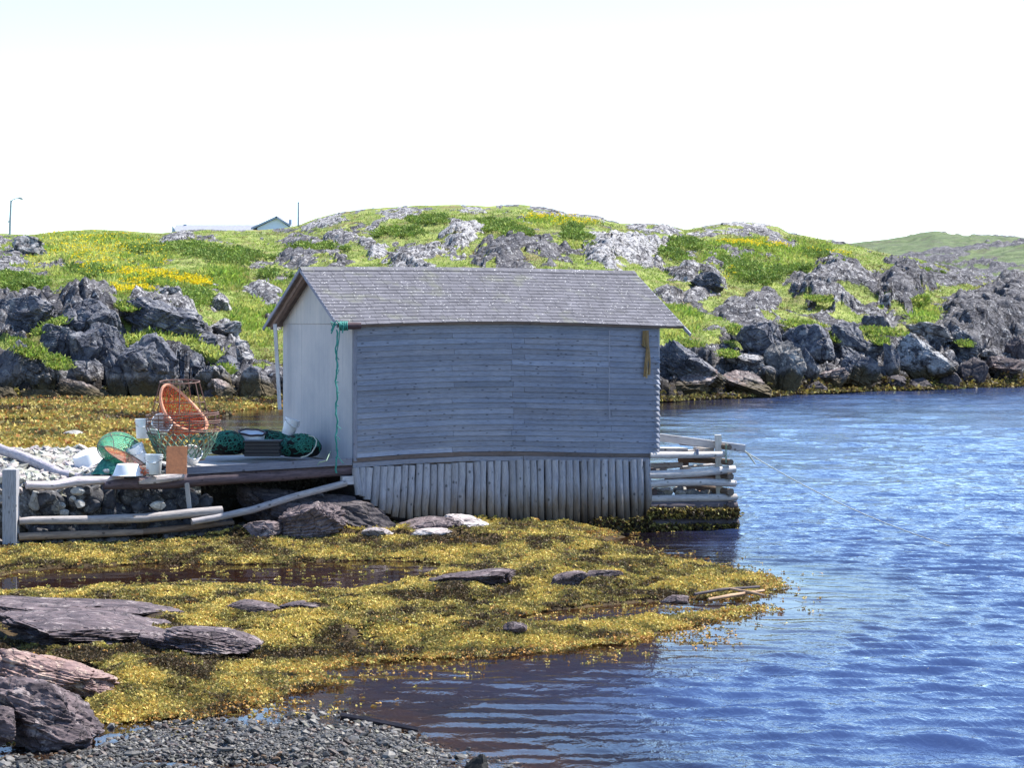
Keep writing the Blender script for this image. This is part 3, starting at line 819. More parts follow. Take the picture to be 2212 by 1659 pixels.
# ------------------------------------------------------------------ water
wx = np.concatenate([np.linspace(-1500, -80, 40)[:-1], np.linspace(-80, 2290, 900), np.linspace(2290, 3800, 40)[1:]])
wy = np.concatenate([np.linspace(826, 1010, 210)[:-1], np.linspace(1010, 1690, 640), np.linspace(1690, 2100, 40)[1:]])
WXp, WYp = np.meshgrid(wx, wy)
WY_ = EYE * F / (WYp - HY); WX_ = (WXp - CX) / F * WY_
hs, _, _, sw, sp, sg, sc, sq, _ = shore_fields(WX_, WY_)
open_ = sst(0.1, 3.2, -sw) * sst(-0.6, 3.0, -sg)
open_ = np.where(WY_ > 52, sst(0, 8, -sc), open_)
lee = sst(1180, 1640, WXp + (WYp - 1400) * 0.30)        # sheltered left of the shed's end
amp = 0.12 + 0.88 * open_ * (0.17 + 0.83 * lee)
amp = np.where((sp > -0.6) & (WY_ < 52), 0.05, amp)
wz = np.zeros(WX_.shape)
wr = np.random.default_rng(5)
for i in range(34):
    L = 0.34 * (1.11 ** (i % 17)) * wr.uniform(0.9, 1.1)
    an = R(78) + wr.normal(0, 0.34) if i < 24 else R(115) + wr.normal(0, 0.5)
    kx, ky = math.cos(an) * 2 * math.pi / L, math.sin(an) * 2 * math.pi / L
    ph = wr.uniform(0, 6.28)
    q = 0.35 * fbm(WX_ * 0.25, WY_ * 0.18, octv=2, seed=100 + i) * 6
    px_m = WY_ / F * 2.1; fadeL = sst(0.5, 2.6, L / (px_m * (WY_ / EYE) * abs(math.sin(an)) + px_m))
    wz += L * (0.0105 if L < .75 else 0.0042) * np.sin(kx * WX_ + ky * WY_ + ph + q) * fadeL
for i in range(18):
    L = 2.2 * (1.09 ** i); an = R(84) + wr.normal(0, 0.3); kx, ky = math.cos(an) * 2 * math.pi / L, math.sin(an) * 2 * math.pi / L
    wz += L * 0.0030 * np.sin(kx * WX_ + ky * WY_ + wr.uniform(0, 6.28) + 5 * fbm(WX_ * 0.1, WY_ * 0.05, octv=2, seed=140 + i)) * sst(38, 75, WY_ + 14 * fbm(WX_ * .2, WY_ * .1, octv=2, seed=170 + i))
# ripples that bend round the point of weed
cxy = G(1500, 1330); rr = np.hypot(WX_ - cxy[0] + 3.5, WY_ - cxy[1])
wz += 0.006 * np.sin(rr * 2 * math.pi / 0.62 + 2.0 * fbm(WX_ * 0.4, WY_ * 0.3, octv=2, seed=90)) * sst(2, 4, rr) * sst(14, 7, rr)
gust = 0.75 + 0.5 * fbm(WX_ * 0.13, WY_ * 0.06, octv=3, seed=95)
wz = wz * amp * gust
dep = np.clip(np.interp(-hs, [0.0, 0.1, 0.4, 0.9], [0.0, 0.25, 0.72, 1.0]), 0, 1)
dep = np.where(WY_ > 52, np.maximum(dep, 0.35), dep)
dep = np.where((sp > -0.6) & (WY_ < 52), np.minimum(dep, 0.22), dep)
water = big_mesh('water', np.stack([WX_, WY_, wz], -1).reshape(-1, 3), grid_faces(len(wy), len(wx))[:, ::-1], M['water'], attrs={'chop': amp * gust, 'depth': dep})
tag(water, kind='structure')
# ------------------------------------------------------------------ the shed
LEN, DEP = 6.235, 4.0
Z0, ZT_, ZR = 1.453, 3.965, 5.01


def hog(a):
    return float(np.interp(a, [-0.5, 0, 1, 2.2, 3.2, 4.4, 5.6, 6.24, 6.8], [0.0, 0, 0.035, 0.055, 0.06, 0.035, -0.005, -0.025, -0.03]))


shed = thing('fishing_shed', 'grey weathered clapboard fishing shed with a shingled roof on vertical pole footing', 'shed', U(LEN / 2, DEP / 2, 0.2))
# clapboards on the long wall
mb = MB(); NCRS = 24
zb0 = lambda a: 1.545 + float(np.interp(a, [0, 1, 2, 3, 4.5, 6.24], [0, .045, .07, .06, .0, -.055]))
pitch = (3.99 - 1.545) / NCRS
for c in range(NCRS):
    joints = [0.0]
    opts = {0: [1.95, 3.15, 4.9], 1: [3.15, 5.2], 2: [3.4]}[c % 3]
    joints += [j + random.uniform(-.03, .03) for j in opts if random.random() < 0.85] + [LEN]
    for s0, s1 in zip(joints[:-1], joints[1:]):
        tv = random.gauss(0.97, 0.07); tb = random.gauss(0, 0.02)
        if random.random() < 0.07: tv *= 1.28
        tint = (tv - tb, tv, tv + tb)
        n = max(2, int((s1 - s0) / 0.22)); V = []; Gr = []
        sd = random.random() * 50; dzb = random.gauss(0, 0.004)
        outb = 0.019 + random.gauss(0, 0.003)
        flare = random.uniform(0.04, 0.08) if (s1 == LEN and c < 18) else 0.0
        fl_l = random.uniform(0.07, 0.22)
        for i in range(n + 1):
            a = s0 + 0.0025 + (s1 - s0 - 0.005) * i / n
            if flare and i == n - 1: a = LEN - fl_l
            f0 = c / NCRS; lo = zb0(a); hi = 3.99 + hog(a) - 0.02
            zl = lo + (hi - lo) * f0 + dzb + 0.004 * math.sin(a * 2.1 + c * 1.7); zh = lo + (hi - lo) * (c + 1.12) / NCRS + 0.004 * math.sin(a * 2.1 + c * 1.7)
            ob = outb + 0.004 * math.sin(a * 3.3 + c) + (flare if (flare and i == n) else 0.0)
            bow = 0.012 * math.sin(a * 0.9 + 0.4)
            for bb, zz, gw in ((0.0 - bow, zh, .1), (-ob - bow, zl + 0.001, 0), (-ob + 0.017 - bow, zl - 0.001, -.01)):
                V.append(U(a, bb, zz)); Gr.append((a + sd, gw, sd))
        Fc = []
        for i in range(n):
            k, j = 3 * i, 3 * i + 3
            Fc += [(k, k + 1, j + 1, j), (k + 1, k + 2, j + 2, j + 1)]
        Fc += [(0, 2, 1), (3 * n, 3 * n + 1, 3 * n + 2)]
        mb.add(V, Fc, Gr, tint)
mb.build('front_wall', M['siding'], shed)
# wall core, right and back walls
mb = MB(); mb.box(U(0.02, 0.03, 1.40), U(LEN - .02, 0, 0) - U(0.02, 0, 0), U(0, DEP - .03, 0) - U(0, 0.03, 0), (0, 0, 2.52))
mb.build('wall_core', M['brownwood'], shed)
mb = MB()
for c in range(NCRS):
    z = 1.50 + c * pitch
    mb.box(U(LEN + 0.0, 0.0, z), U(LEN, DEP, 0) - U(LEN, 0, 0), U(LEN + .018, 0, 0) - U(LEN, 0, 0), (0, 0, pitch * .98), (.95, .95, .95))
    mb.box(U(0, DEP + 0.002, z), U(LEN, DEP, 0) - U(0, DEP, 0), U(0, DEP + .018, 0) - U(0, DEP, 0), (0, 0, pitch * .98), (.95, .95, .95))
mb.build('end_wall', M['siding'], shed)
# gable wall towards the platform: sheets with joints, and the triangle over them
mb = MB()
gz = 3.985
for i, (b0, b1) in enumerate(((0.05, 1.14), (1.145, 2.9), (2.905, DEP))):
    t = (0.98, 1.0, 1.04)[i]
    mb.box(U(-0.012, b0, Z0), U(0, b1, 0) - U(0, b0, 0), U(0.012, 0, 0) - U(-.012, 0, 0), (0, 0, gz - Z0), (t, t, t * 1.02))
tri = [U(-0.03, 0.0, gz + .004), U(-0.03, DEP, gz + .004), U(-0.03, DEP / 2, ZR - 0.03)]
tr2 = [U(0.02, 0.0, gz + .004), U(0.02, DEP, gz + .004), U(0.02, DEP / 2, ZR - 0.03)]
mb.add(tri + tr2, [(0, 2, 1), (3, 4, 5), (0, 1, 4, 3), (1, 2, 5, 4), (2, 0, 3, 5)], None, (1.03, 1.02, 1.0))
mb.build('gable_wall', M['ply'], shed)
mb = MB()
tri = [U(LEN + 0.015, 0.0, gz - .03), U(LEN + .015, DEP, gz - .03), U(LEN + .015, DEP / 2, ZR - 0.04)]
tr2 = [U(LEN - .04, 0.0, gz - .03), U(LEN - .04, DEP, gz - .03), U(LEN - .04, DEP / 2, ZR - 0.04)]
mb.add(tri + tr2, [(0, 1, 2), (3, 5, 4), (0, 3, 4, 1), (1, 4, 5, 2), (2, 5, 3, 0)])
mb.build('far_gable', M['ply'], shed)
# corner boards, bottom trim
mb = MB(); mb.box(U(-0.016, -0.03, Z0 + .04), (0, 0, 2.50), U(0.06, 0, 0) - U(-0.01, 0, 0), U(0, .08, 0) - U(0, 0.0, 0), (0.82, .84, .92)); mb.build('corner_board', M['trim'], shed)
mb = MB(); mb.box(U(LEN - .01, -0.012, Z0 + .10), (0, 0, 2.42), U(0.028, 0, 0) - U(0, 0, 0), U(0, .09, 0) - U(0, 0, 0), (1.3, 1.3, 1.3)); mb.build('corner_board', M['trim'], shed)


def strip(mb, pts, b, w, th, tint):
    for (a0, z0), (a1, z1) in zip(pts[:-1], pts[1:]):
        mb.box(U(a0, b, z0 - w), U(a1, b, z1) - U(a0, b, z0), (0, 0, w), U(0, th, 0) - U(0, 0, 0), tint, seed=1.0)


mb = MB()
strip(mb, [(a, zb0(a) - 0.004) for a in (-0.02, 1.0, 1.9, 2.9, 4.2)], -0.028, 0.075, 0.05, (0.85, .82, .82)); strip(mb, [(a, zb0(a) - 0.004) for a in (4.2, 5.2, 6.2)], -0.030, 0.07, 0.05, (.7, .72, .75))
mb.build('sill_board', M['brownwood'], shed)
mb = MB()
strip(mb, [(a, zb0(a) - 0.084) for a in (-0.03, 1.0, 2.2, 3.35)], -0.045, 0.085, 0.06, (.9, .92, .97)); strip(mb, [(a, zb0(a) - 0.08) for a in (3.36, 4.4, 5.4, 6.0)], -0.05, 0.08, 0.06, (.75, .76, .8))
mb.build('sill_beam', M['trim'], shed)
# vertical pole footing
tops = [(762, 1012), (900, 1005), (1030, 999), (1135, 995), (1250, 993.5), (1400, 993.5)]
bots = [(762, 1055), (790, 1070), (815, 1093), (850, 1108), (876, 1115), (960, 1117), (1030, 1119), (1114, 1127), (1150, 1133), (1191, 1143), (1300, 1148), (1404, 1152)]
NP = 42
for i in range(NP):
    px = 767 + (1397 - 767) * i / (NP - 1) + random.uniform(-1, 1)
    lean = np.interp(px, [767, 800, 900, 1100, 1300, 1400], [6, -6, -6, 2, 4, 5]) + random.uniform(-2.5, 2.5)
    py0 = np.interp(px, *zip(*tops)) + random.uniform(-1.5, 1.5); py1 = np.interp(px + lean, *zip(*bots)) + random.uniform(0, 2.5)
    p0 = WP(px, py0 - 1, -0.005); p1 = WP(px + lean, py1 + 6, -0.075)
    r = (630 / NP * 43.2 / F) * 0.56 * random.uniform(0.93, 1.08)
    mid = [p0 + (p1 - p0) * f + U(random.gauss(0, .007), random.gauss(0, .004), 0) - U(0, 0, 0) for f in (0.25, 0.5, 0.75)]
    mb = MB(); tv = random.gauss(0.92, 0.09); mb.tube([p0] + mid + [p1], [r * .96, r, r * 1.01, r * .99, r * .93], 12, (tv * .99, tv, tv * 1.03), wob=0.05, seed=i)
    mb.build('footing_pole', M['pole'], shed, smooth=True)
for px, py0, py1 in ((1396, 1010, 1152), (1401, 998, 1153)):
    mb = MB(); mb.tube([WP(px - 3, py0, 0.05), WP(px + 2, py1, 0.0)], 0.06, 12, (1.1, 1.08, 1.05), wob=.05, seed=px); mb.build('footing_pole', M['pole'], shed, smooth=True)
# closing the dark space under the floor
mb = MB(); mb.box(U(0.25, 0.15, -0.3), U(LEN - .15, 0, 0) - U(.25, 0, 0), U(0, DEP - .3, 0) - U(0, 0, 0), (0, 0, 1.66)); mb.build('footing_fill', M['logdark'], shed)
# roof: two slabs, shingle courses, barge boards
OL, ORR, OF = 0.334, 0.478, 0.12


def roof_pt(a, s, side, lift=0.0):
    """s = 0 at the ridge, 1 at the eave; side -1 front, +1 rear."""
    half = DEP / 2 + OF
    zr = ZR + 0.03; ze = ZT_ + 0.005
    b = DEP / 2 + side * half * s
    n = np.array([0, side * (zr - ze), half]); n = n / np.linalg.norm(n)
    sag = hog(a) * (0.35 + 0.65 * s)
    p = U(a, b + n[1] * lift, zr + (ze - zr) * s + sag + n[2] * lift)
    return p


roofs = {}
for side in (-1, 1):
    mb = MB(); na = 26
    V = []; Fc = []
    for i in range(na + 1):
        a = -OL + (LEN + OL + ORR) * i / na
        V += [roof_pt(a, 0, side, -.0), roof_pt(a, 1.0, side, -.0), roof_pt(a, 1.0, side, -.05), roof_pt(a, 0, side, -.05)]
    for i in range(na):
        k = 4 * i
        for q in range(4):
            Fc.append((k + q, k + (q + 1) % 4, k + 4 + (q + 1) % 4, k + 4 + q))
    Fc += [(0, 3, 2, 1), (4 * na, 4 * na + 1, 4 * na + 2, 4 * na + 3)]
    if side > 0: Fc = [f[::-1] for f in Fc]
    mb.add(V, Fc, [(float(i // 4) * .25, (i % 4) * .1, 0) for i in range(len(V))]); roof = mb.build('roof', M['brownwood'], shed); roofs[side] = roof
    mb = MB(); NC = 17
    for c in range(NC):
        s0, s1 = c / NC, (c + 1.0) / NC + 0.004
        a = -OL - 0.02 - (c % 2) * 0.12 - random.uniform(0, .05)
        while a < LEN + ORR + .015:
            w = random.choice((.235, .235, .24, .23, .32))
            a0, a1 = max(a + .0035, -OL - .02), min(a + w - .0035, LEN + ORR + .02)
            a += w
            if a1 - a0 < 0.02: continue
            tv = random.gauss(1.0, 0.055); th = 0.008 + random.uniform(0, .002); l0 = random.uniform(0, .0015)
            ds = random.gauss(0, .0018)
            dm = 0.012 * math.sin(a * 1.1) / 2.0 * 0
            p = [roof_pt(a0, s0, side, .003), roof_pt(a1, s0, side, .003), roof_pt(a1, s1 + ds + dm, side, .003 + th + l0), roof_pt(a0, s1 + ds + dm, side, .003 + th + l0),
                 roof_pt(a1, s1 + ds + dm, side, .0), roof_pt(a0, s1 + ds + dm, side, .0)]
            fs = [(3, 2, 1, 0), (5, 4, 2, 3), (0, 5, 3), (1, 2, 4)]
            if side > 0: fs = [f[::-1] for f in fs]
            mb.add(p, fs, None, (tv, tv, tv * 1.01))
    mb.build('shingles', M['shingle'], roof)
mb = MB()
a = -OL - .02
while a < LEN + ORR:
    w = 0.29; tv = random.gauss(1.0, .08)
    a1 = min(a + w, LEN + ORR + .02)
    p = [roof_pt(a, .055, -1, .02), roof_pt(a1, .055, -1, .018), roof_pt(a1, 0, -1, .03), roof_pt(a, 0, -1, .033), roof_pt(a, .055, 1, .02), roof_pt(a1, .055, 1, .018)]
    mb.add(p, [(0, 1, 2, 3), (3, 2, 5, 4)], None, (tv * 1.1, tv * 1.1, tv * 1.1)); a = a1 - .02
mb.build('ridge_cap', M['shingle'], roofs[-1])
for side in (-1, 1):
    for aa, tint in ((-OL - 0.025, (.95, .97, 1.08)), (LEN + ORR, (1.2, 1.2, 1.2))):
        mb = MB(); ext = 1.06 if side > 0 else (1.13 if aa > 1 else 1.0)
        p0, p1 = roof_pt(aa, 0.0, side, -.06), roof_pt(aa, ext, side, -.06)
        mb.box(p0, p1 - p0, U(.025, 0, 0) - U(0, 0, 0), roof_pt(aa, .5, side, 0.005) - roof_pt(aa, .5, side, -.06), tint)
        mb.build('barge_board', M['trim'], roofs[side])
    mb = MB()
    for k in range(7):
        aa = 0.1 + (LEN - .2) * k / 6
        mb.beam(roof_pt(aa, .02, side, -.09), roof_pt(aa, .92, side, -.09), .05, .08)
    mb.beam(roof_pt(-OL + .12, .03, side, -.09), roof_pt(-OL + .12, .985, side, -.09), .09, .075, (1.25, 1.15, 1.1))
    mb.build('rafters', M['brownwood'], roofs[side])
    mb = MB(); n = 14
    for k in range(n):
        a0, a1 = -OL + (LEN + OL + ORR) * k / n, -OL + (LEN + OL + ORR) * (k + 1) / n
        p0, p1 = roof_pt(a0, .985, side, -.012), roof_pt(a1, .985, side, -.012)
        mb.box(p0 - [0, 0, .05], p1 - p0, U(0, .02, 0) - U(0, 0, 0), (0, 0, .05), (.6, .55, .55), seed=2)
    mb.build('fascia_board', M['brownwood'], roofs[side])

# pale post leaning at the rear corner of the gable
mb = MB(); pa = P(594, 700, 45.2); pb_ = P(604.5, 885, 45.2)
mb.beam(pa, pb_, .07, .07, (1.15, 1.18, 1.25), up=(0, 1, 0))
tag(mb.build('leaning_post', M['beamgrey']), 'thin pale post leaning at the rear corner of the shed gable', 'post')
# dark pole stub under the eave with the teal rope
mb = MB(); q0, q1 = WP(738, 704, -.16), WP(779, 703.5, -.18)
mb.tube([q0, (q0 + q1) / 2, q1], [.062, .066, .06], 14, (.75, .6, .65), seed=3)
tag(mb.build('eave_pole', M['logdark'], smooth=True), 'short dark pole stub lashed under the near eave corner of the shed', 'pole')
mb = MB(); rr = random.Random(4)
for k in range(5):
    c = q0 + (q1 - q0) * (-.08 + .09 * k); ring = []
    for i in range(16):
        an = i / 16 * 6.283
        ring.append(c + np.array([rr.gauss(0, .006), math.cos(an) * .075, math.sin(an) * .075]))
    mb.tube(ring, .014, 6, closed=True)
for k in range(6):
    s = q0 + np.array([rr.uniform(-.1, .05), -.05, .03]); e = s + np.array([rr.uniform(-.12, .06), rr.uniform(-.05, .0), rr.uniform(-.2, .02)])
    mb.tube([s, (s + e) / 2 + [rr.gauss(0, .03), -.03, .06], e], .013, 6)
A0 = P(727, 712, 41.65); segs_ = []
for i in range(40):
    py = 712 + (1022 - 712) * i / 39
    segs_.append(P(727 + 2.0 * math.sin(i * .8) * (1 - .2 * i / 39) + 1.0 * math.sin(i * 2.1), py, 41.65 + .02 * math.sin(i)))
mb.tube(segs_, [.013 + .006 * abs(math.sin(i * 1.3)) for i in range(40)], 6)
mb.tube([P(734, 712, 41.66), P(732, 735, 41.66), P(728, 760, 41.65), P(727.5, 800, 41.65)], .010, 5)
for i in range(8, 38, 3):
    c = segs_[i]; mb.tube([c, c + [rr.gauss(0, .05), -.02, rr.gauss(-.02, .03)], c + [rr.gauss(0, .07), -.03, rr.gauss(-.05, .03)]], .007, 5)
tag(mb.build('teal_rope', M['rope_teal'], smooth=True), 'frayed teal rope hanging from the eave corner down past the platform edge', 'rope')
mb = MB(); mb.tube([P(714, 975, 41.7), P(710, 984, 41.5), P(705, 996, 41.3), P(690, 999, 41.3), P(686, 1005, 41.3)], .009, 6)
tag(mb.build('loose_line', M['paletwine'], smooth=True), 'thin pale line slanting onto the platform beside the teal rope', 'rope')
# thin cord down the long wall
mb = MB(); mb.tube([WP(1316 + .6 * math.sin(i * .7), 714 + (905 - 714) * i / 20, -.05) for i in range(21)], .0075, 7)
tag(mb.build('hanging_cord', M['pipe'], smooth=True), 'thin straight grey cord hanging down the long clapboard wall', 'cord')
# the brown strap bundle under the eave at the right end
mb = MB()
W2 = lambda x, y, b=-.06: WP((1560 + x / 7.54) * .8587, (780 + y / 7.54) * .8587, b)


def band(pts, wid, b=-.055, tint=(1, 1, 1), th=.02):
    V = []; Gr = []
    for i, (x, y) in enumerate(pts):
        w = wid[i] if hasattr(wid, '__len__') else wid
        for dx, db in ((-w / 2, 0), (0, -th), (w / 2, 0), (0, .004)):
            V.append(W2(x + dx, y, b + db))
    Fc = []
    for i in range(len(pts) - 1):
        for q in range(4):
            k, j = 4 * i, 4 * i + 4
            Fc.append((k + q, k + (q + 1) % 4, j + (q + 1) % 4, j + q))
    Fc += [(3, 2, 1, 0), (4 * len(pts) - 4, 4 * len(pts) - 3, 4 * len(pts) - 2, 4 * len(pts) - 1)]
    mb.add(V, Fc, None, tint)


band([(455, 390), (452, 480), (448, 560), (452, 640), (470, 700)], [55, 58, 55, 65, 60], -.05, (1.0, 1.0, .9))
band([(505, 385), (508, 480), (512, 580), (520, 680), (522, 780), (512, 900), (495, 1010), (482, 1120), (470, 1265)], [75, 78, 70, 66, 70, 72, 66, 60, 68], -.06, (1.15, 1.1, 1.0))
band([(540, 700), (550, 800), (556, 900), (560, 1000), (556, 1110), (548, 1230)], [34, 36, 38, 38, 44, 50], -.05, (1.25, 1.2, 1.05))
band([(395, 640), (450, 690), (530, 715)], [20, 50, 60], -.085, (.8, .85, .7), .03)
band([(500, 1000), (510, 1120), (500, 1290)], [20, 30, 36], -.10, (1.6, 1.6, 1.4), .02)
tag(mb.build('strap_bundle', M['strap'], smooth=True), 'brown bundle of straps hanging under the eave by the shed right corner', 'strap')

# ------------------------------------------------------------------ log crib at the end of the shed
z5 = lambda x, y: (1373.9 + x * .1553, 910.2 + y * .1553)
crib = thing('log_crib', 'open crib of stacked pale logs standing in the water at the shed end', 'crib', U(7.3, .6, 0))


def clog(x0, y0, x1, y1, r, b, mat='log', tint=(1, 1, 1), midw=0.0, name='log', b2=None):
    p, q = WP(*z5(x0, y0), b), WP(*z5(x1, y1), b if b2 is None else b2)
    pts = [p, p + (q - p) * .33 + [0, 0, midw], p + (q - p) * .66 + [0, 0, midw], q]
    mb = MB(); mb.tube(pts, [r, r * 1.04, r, r * .95], 14, tint, wob=.10, seed=int(y0)); return mb.build(name, M[mat], crib, smooth=True)


clog(190, 478, 1230, 462, .062, -.02); clog(150, 628, 640, 606, .06, 1.3, tint=(1.05, 1.02, 1.0)); clog(140, 690, 420, 670, .03, 1.5)
clog(170, 745, 1372, 668, .078, -.02, midw=-.02); clog(170, 880, 1380, 868, .068, -.02, midw=.035); clog(180, 1085, 1392, 1058, .072, -.02, tint=(.8, .78, .76))
clog(600, 530, 1240, 560, .06, 1.3, 'logwet', (1.5, 1.2, 1.0)); clog(420, 800, 1180, 790, .07, 1.35, 'logwet', (1.2, 1.0, .9)); clog(640, 640, 1120, 600, .03, 1.0)
clog(180, 1190, 1390, 1178, .10, -.03, 'logdark'); clog(190, 1310, 1400, 1300, .11, -.05, 'logdark'); clog(190, 1430, 1405, 1430, .12, -.05, 'logdark'); clog(190, 1540, 1405, 1545, .12, -.03, 'logdark')
clog(640, 1010, 900, 990, .04, .9, 'logwet', (1.6, 1.1, 1.0))
for y, r in ((362, .055), (570, .062), (770, .072), (985, .075), (1180, .09), (1330, .10), (1470, .10)):
    p = WP(*z5(1318 if y > 400 else 1300, y), -.14 if y > 400 else -.1); q = p + (U(0, 2.0, 0) - U(0, 0, 0))
    mb = MB(); mb.tube([p, (p + q) / 2, q], [r, r, r * .95], 14, (1, .95, .9), wob=.08, seed=y); mb.build('log', M['logwet' if y < 1100 else 'logdark'], crib, smooth=True)
for y, r in ((690, .06), (985, .075), (1180, .09)):
    p = WP(*z5(250, y), .15); q = p + (U(0, 2.0, 0) - U(0, 0, 0))
    mb = MB(); mb.tube([p, q], r, 12, (1, .95, .9), wob=.08, seed=y); mb.build('log', M['logdark'], crib, smooth=True)
mb = MB(); p, q = WP(*z5(1140, 188), .22), WP(*z5(1170, 1500), .22); mb.beam(p, q, .125, .12, (1.05, 1.05, 1.0), up=(0, 1, 0)); mb.build('post', M['beamgrey'], crib)
mb = MB(); p, q = WP(*z5(690, 470), 1.9), WP(*z5(690, 1300), 1.9); mb.beam(p, q, .12, .12, (.7, .65, .6), up=(0, 1, 0)); mb.build('post', M['brownwood'], crib)
mb = MB(); p, q = WP(*z5(180, 205), .95), WP(*z5(1515, 380), .12); mb.beam(p, q, .125, .145, (.85, .85, .87)); mb.build('rail_beam', M['beamgrey'], crib)
for x0, x1, y, b, h in ((150, 655, 392, 1.2, .10), (560, 960, 410, 1.25, .05), (100, 620, 440, .6, .05), (560, 950, 448, .55, .04), (880, 1000, 385, .7, .07)):
    mb = MB(); p, q = WP(*z5(x0, y), b), WP(*z5(x1, y + 4), b); mb.beam(p, q, .5 if h < .1 else .4, h * .8, (1.1, 1.08, 1.05)); mb.build('plank', M['deckwood'], crib)
mb = MB(); p = WP(*z5(850, 430), -.06); mb.tube([p + [0, 0, .06], p, p - [0, 0, .05]], .035, 8, (.8, .8, .9)); mb.build('cleat', M['trim'], crib)
ring = []
for i in range(20):
    an = i / 20 * 6.283; c = WP(*z5(1252, 445), -.1); ring.append(c + np.array([math.sin(an) * .012, -.02, math.cos(an) * .19]))
mb = MB(); mb.tube(ring, .008, 6, closed=True); mb.build('wire_lashing', M['paletwine'], crib, smooth=True)
# mooring rope
mb = MB(); s = WP(*z5(1512, 415), .1); e = G(2062, 1183, 0.0); pts = []
for i in range(41):
    f = i / 40; p = s + (e - s) * f; p[2] -= 4 * f * (1 - f) * .16; pts.append(p)
pts.append(e + [.3, -.1, -.15])
mb.tube(pts, .0085, 6)
for k in range(4):
    c = s + [.03 * k, 0, -.02 * k]; mb.tube([c, c + [.05, -.02, -.05 - .02 * k], c + [.12, -.02, -.11 - .03 * k]], .011, 6)
tag(mb.build('mooring_rope', M['rope_pale'], smooth=True), 'slack pale mooring rope running from the crib beam into the sea', 'rope')
# ------------------------------------------------------------------ rocks
_ICO = {}


def ico(n):
    if n not in _ICO:
        bm = bmesh.new(); bmesh.ops.create_icosphere(bm, subdivisions=n, radius=1.0)
        V = np.array([v.co[:] for v in bm.verts]); Fc = np.array([[v.index for v in f.verts] for f in bm.faces]); bm.free()
        _ICO[n] = (V, Fc)
    return _ICO[n]


def rock_shape(seed, planes=14, lo=.55, hi=.95, rough=.06, sub=5, strat=0.0, dirn=None, frac=0.0):
    """An angular boulder: a ball cut by random planes, then worn and fissured."""
    r = np.random.default_rng(seed)
    V, Fc = ico(sub); V = V.copy()
    for k in range(planes):
        n = r.normal(size=3); n[2] *= .8; n /= np.linalg.norm(n)
        off = r.uniform(lo, hi)
        d = np.maximum(V @ n - off, 0); V -= d[:, None] * n
    nn = V / (np.linalg.norm(V, axis=1, keepdims=True) + 1e-9)
    s = seed * 1.37 % 97
    d = fbm(V[:, 0] * 2.2 + s, V[:, 1] * 2.2, V[:, 2] * 2.2 + s, 5, seed) * rough
    d += fbm(V[:, 0] * 6 + s, V[:, 1] * 6, V[:, 2] * 6, 3, seed + 5, ridge=True) * rough * .4
    if frac:
        q1 = r.normal(size=3); q1 /= np.linalg.norm(q1); q2 = np.cross(q1, [0.3, .2, .9]); q2 /= np.linalg.norm(q2)
        wq = .35 * fbm(V[:, 0] * 2 + s, V[:, 1] * 2, V[:, 2] * 2, 2, seed + 3)
        bv, be = blocks(V @ q1 * 1.6 + s + wq, V @ q2 * 2.4 + wq * .6, seed % 50)
        bv2, be2 = blocks(V @ q2 * 4.0 + s + wq, V @ np.cross(q1, q2) * 3.2 + wq, seed % 50 + 60)
        d += bv * frac * .8 - (1 - be) * frac * .9 + bv2 * frac * .2 - (1 - be2) * frac * .22
    if strat:
        dv = np.asarray(dirn if dirn is not None else (0.25, .1, 1.0), float); dv /= np.linalg.norm(dv)
        ph = V @ dv * 7 + 1.5 * fbm(V[:, 0] * 1.5 + s, V[:, 1] * 1.5, V[:, 2] * 1.5, 3, seed + 9)
        saw = ph - np.floor(ph)
        d += (saw - .5) * strat
    V += nn * d[:, None]
    return V, Fc


def boulder(label, px0, py0, px1, py1, mat, seed, Y=None, tilt=0.0, depth=.8, planes=13, sub=5, rough=.06, strat=0.0, group=None, name='boulder', cat='rock', sink=.25, dirn=None, lo=.55, hi=.95, parent=None, base=None, frac=0.0):
    """A rock filling the sheet box px0..px1, py0..py1, standing at depth Y."""
    cx = (px0 + px1) / 2
    if Y is None:
        Y = hill_at(cx, py1)[1]
    V, Fc = rock_shape(seed, planes, lo, hi, rough, sub, strat, dirn, frac)
    w = (px1 - px0) / F * Y; h = (py1 - py0) / F * Y
    mn, mx = V.min(0), V.max(0); V = (V - (mn + mx) / 2) / (mx - mn)          # unit box
    if tilt:
        a = R(tilt); c, s = math.cos(a), math.sin(a)
        x, z = V[:, 0] * w, V[:, 2] * h
        V[:, 0], V[:, 2] = x * c - z * s, x * s + z * c
        V[:, 0] = V[:, 0] / np.ptp(V[:, 0]) * w; V[:, 2] = V[:, 2] / np.ptp(V[:, 2]) * h * (1 + sink)
    else:
        V[:, 0] *= w; V[:, 2] *= h * (1 + sink)
    V[:, 1] *= w * depth
    ctr = P(cx, py1, Y + w * depth * .4)
    zb = EYE - (py1 - HY) / F * Y
    V += np.array([(cx - CX) / F * (Y + .25 * w * depth), Y + w * depth * .4, zb - h * sink + h * (1 + sink) / 2])
    o = big_mesh(name, V, Fc, mat)
    o.data.set_sharp_from_angle(angle=R(38))
    return tag(o, label, cat, group)


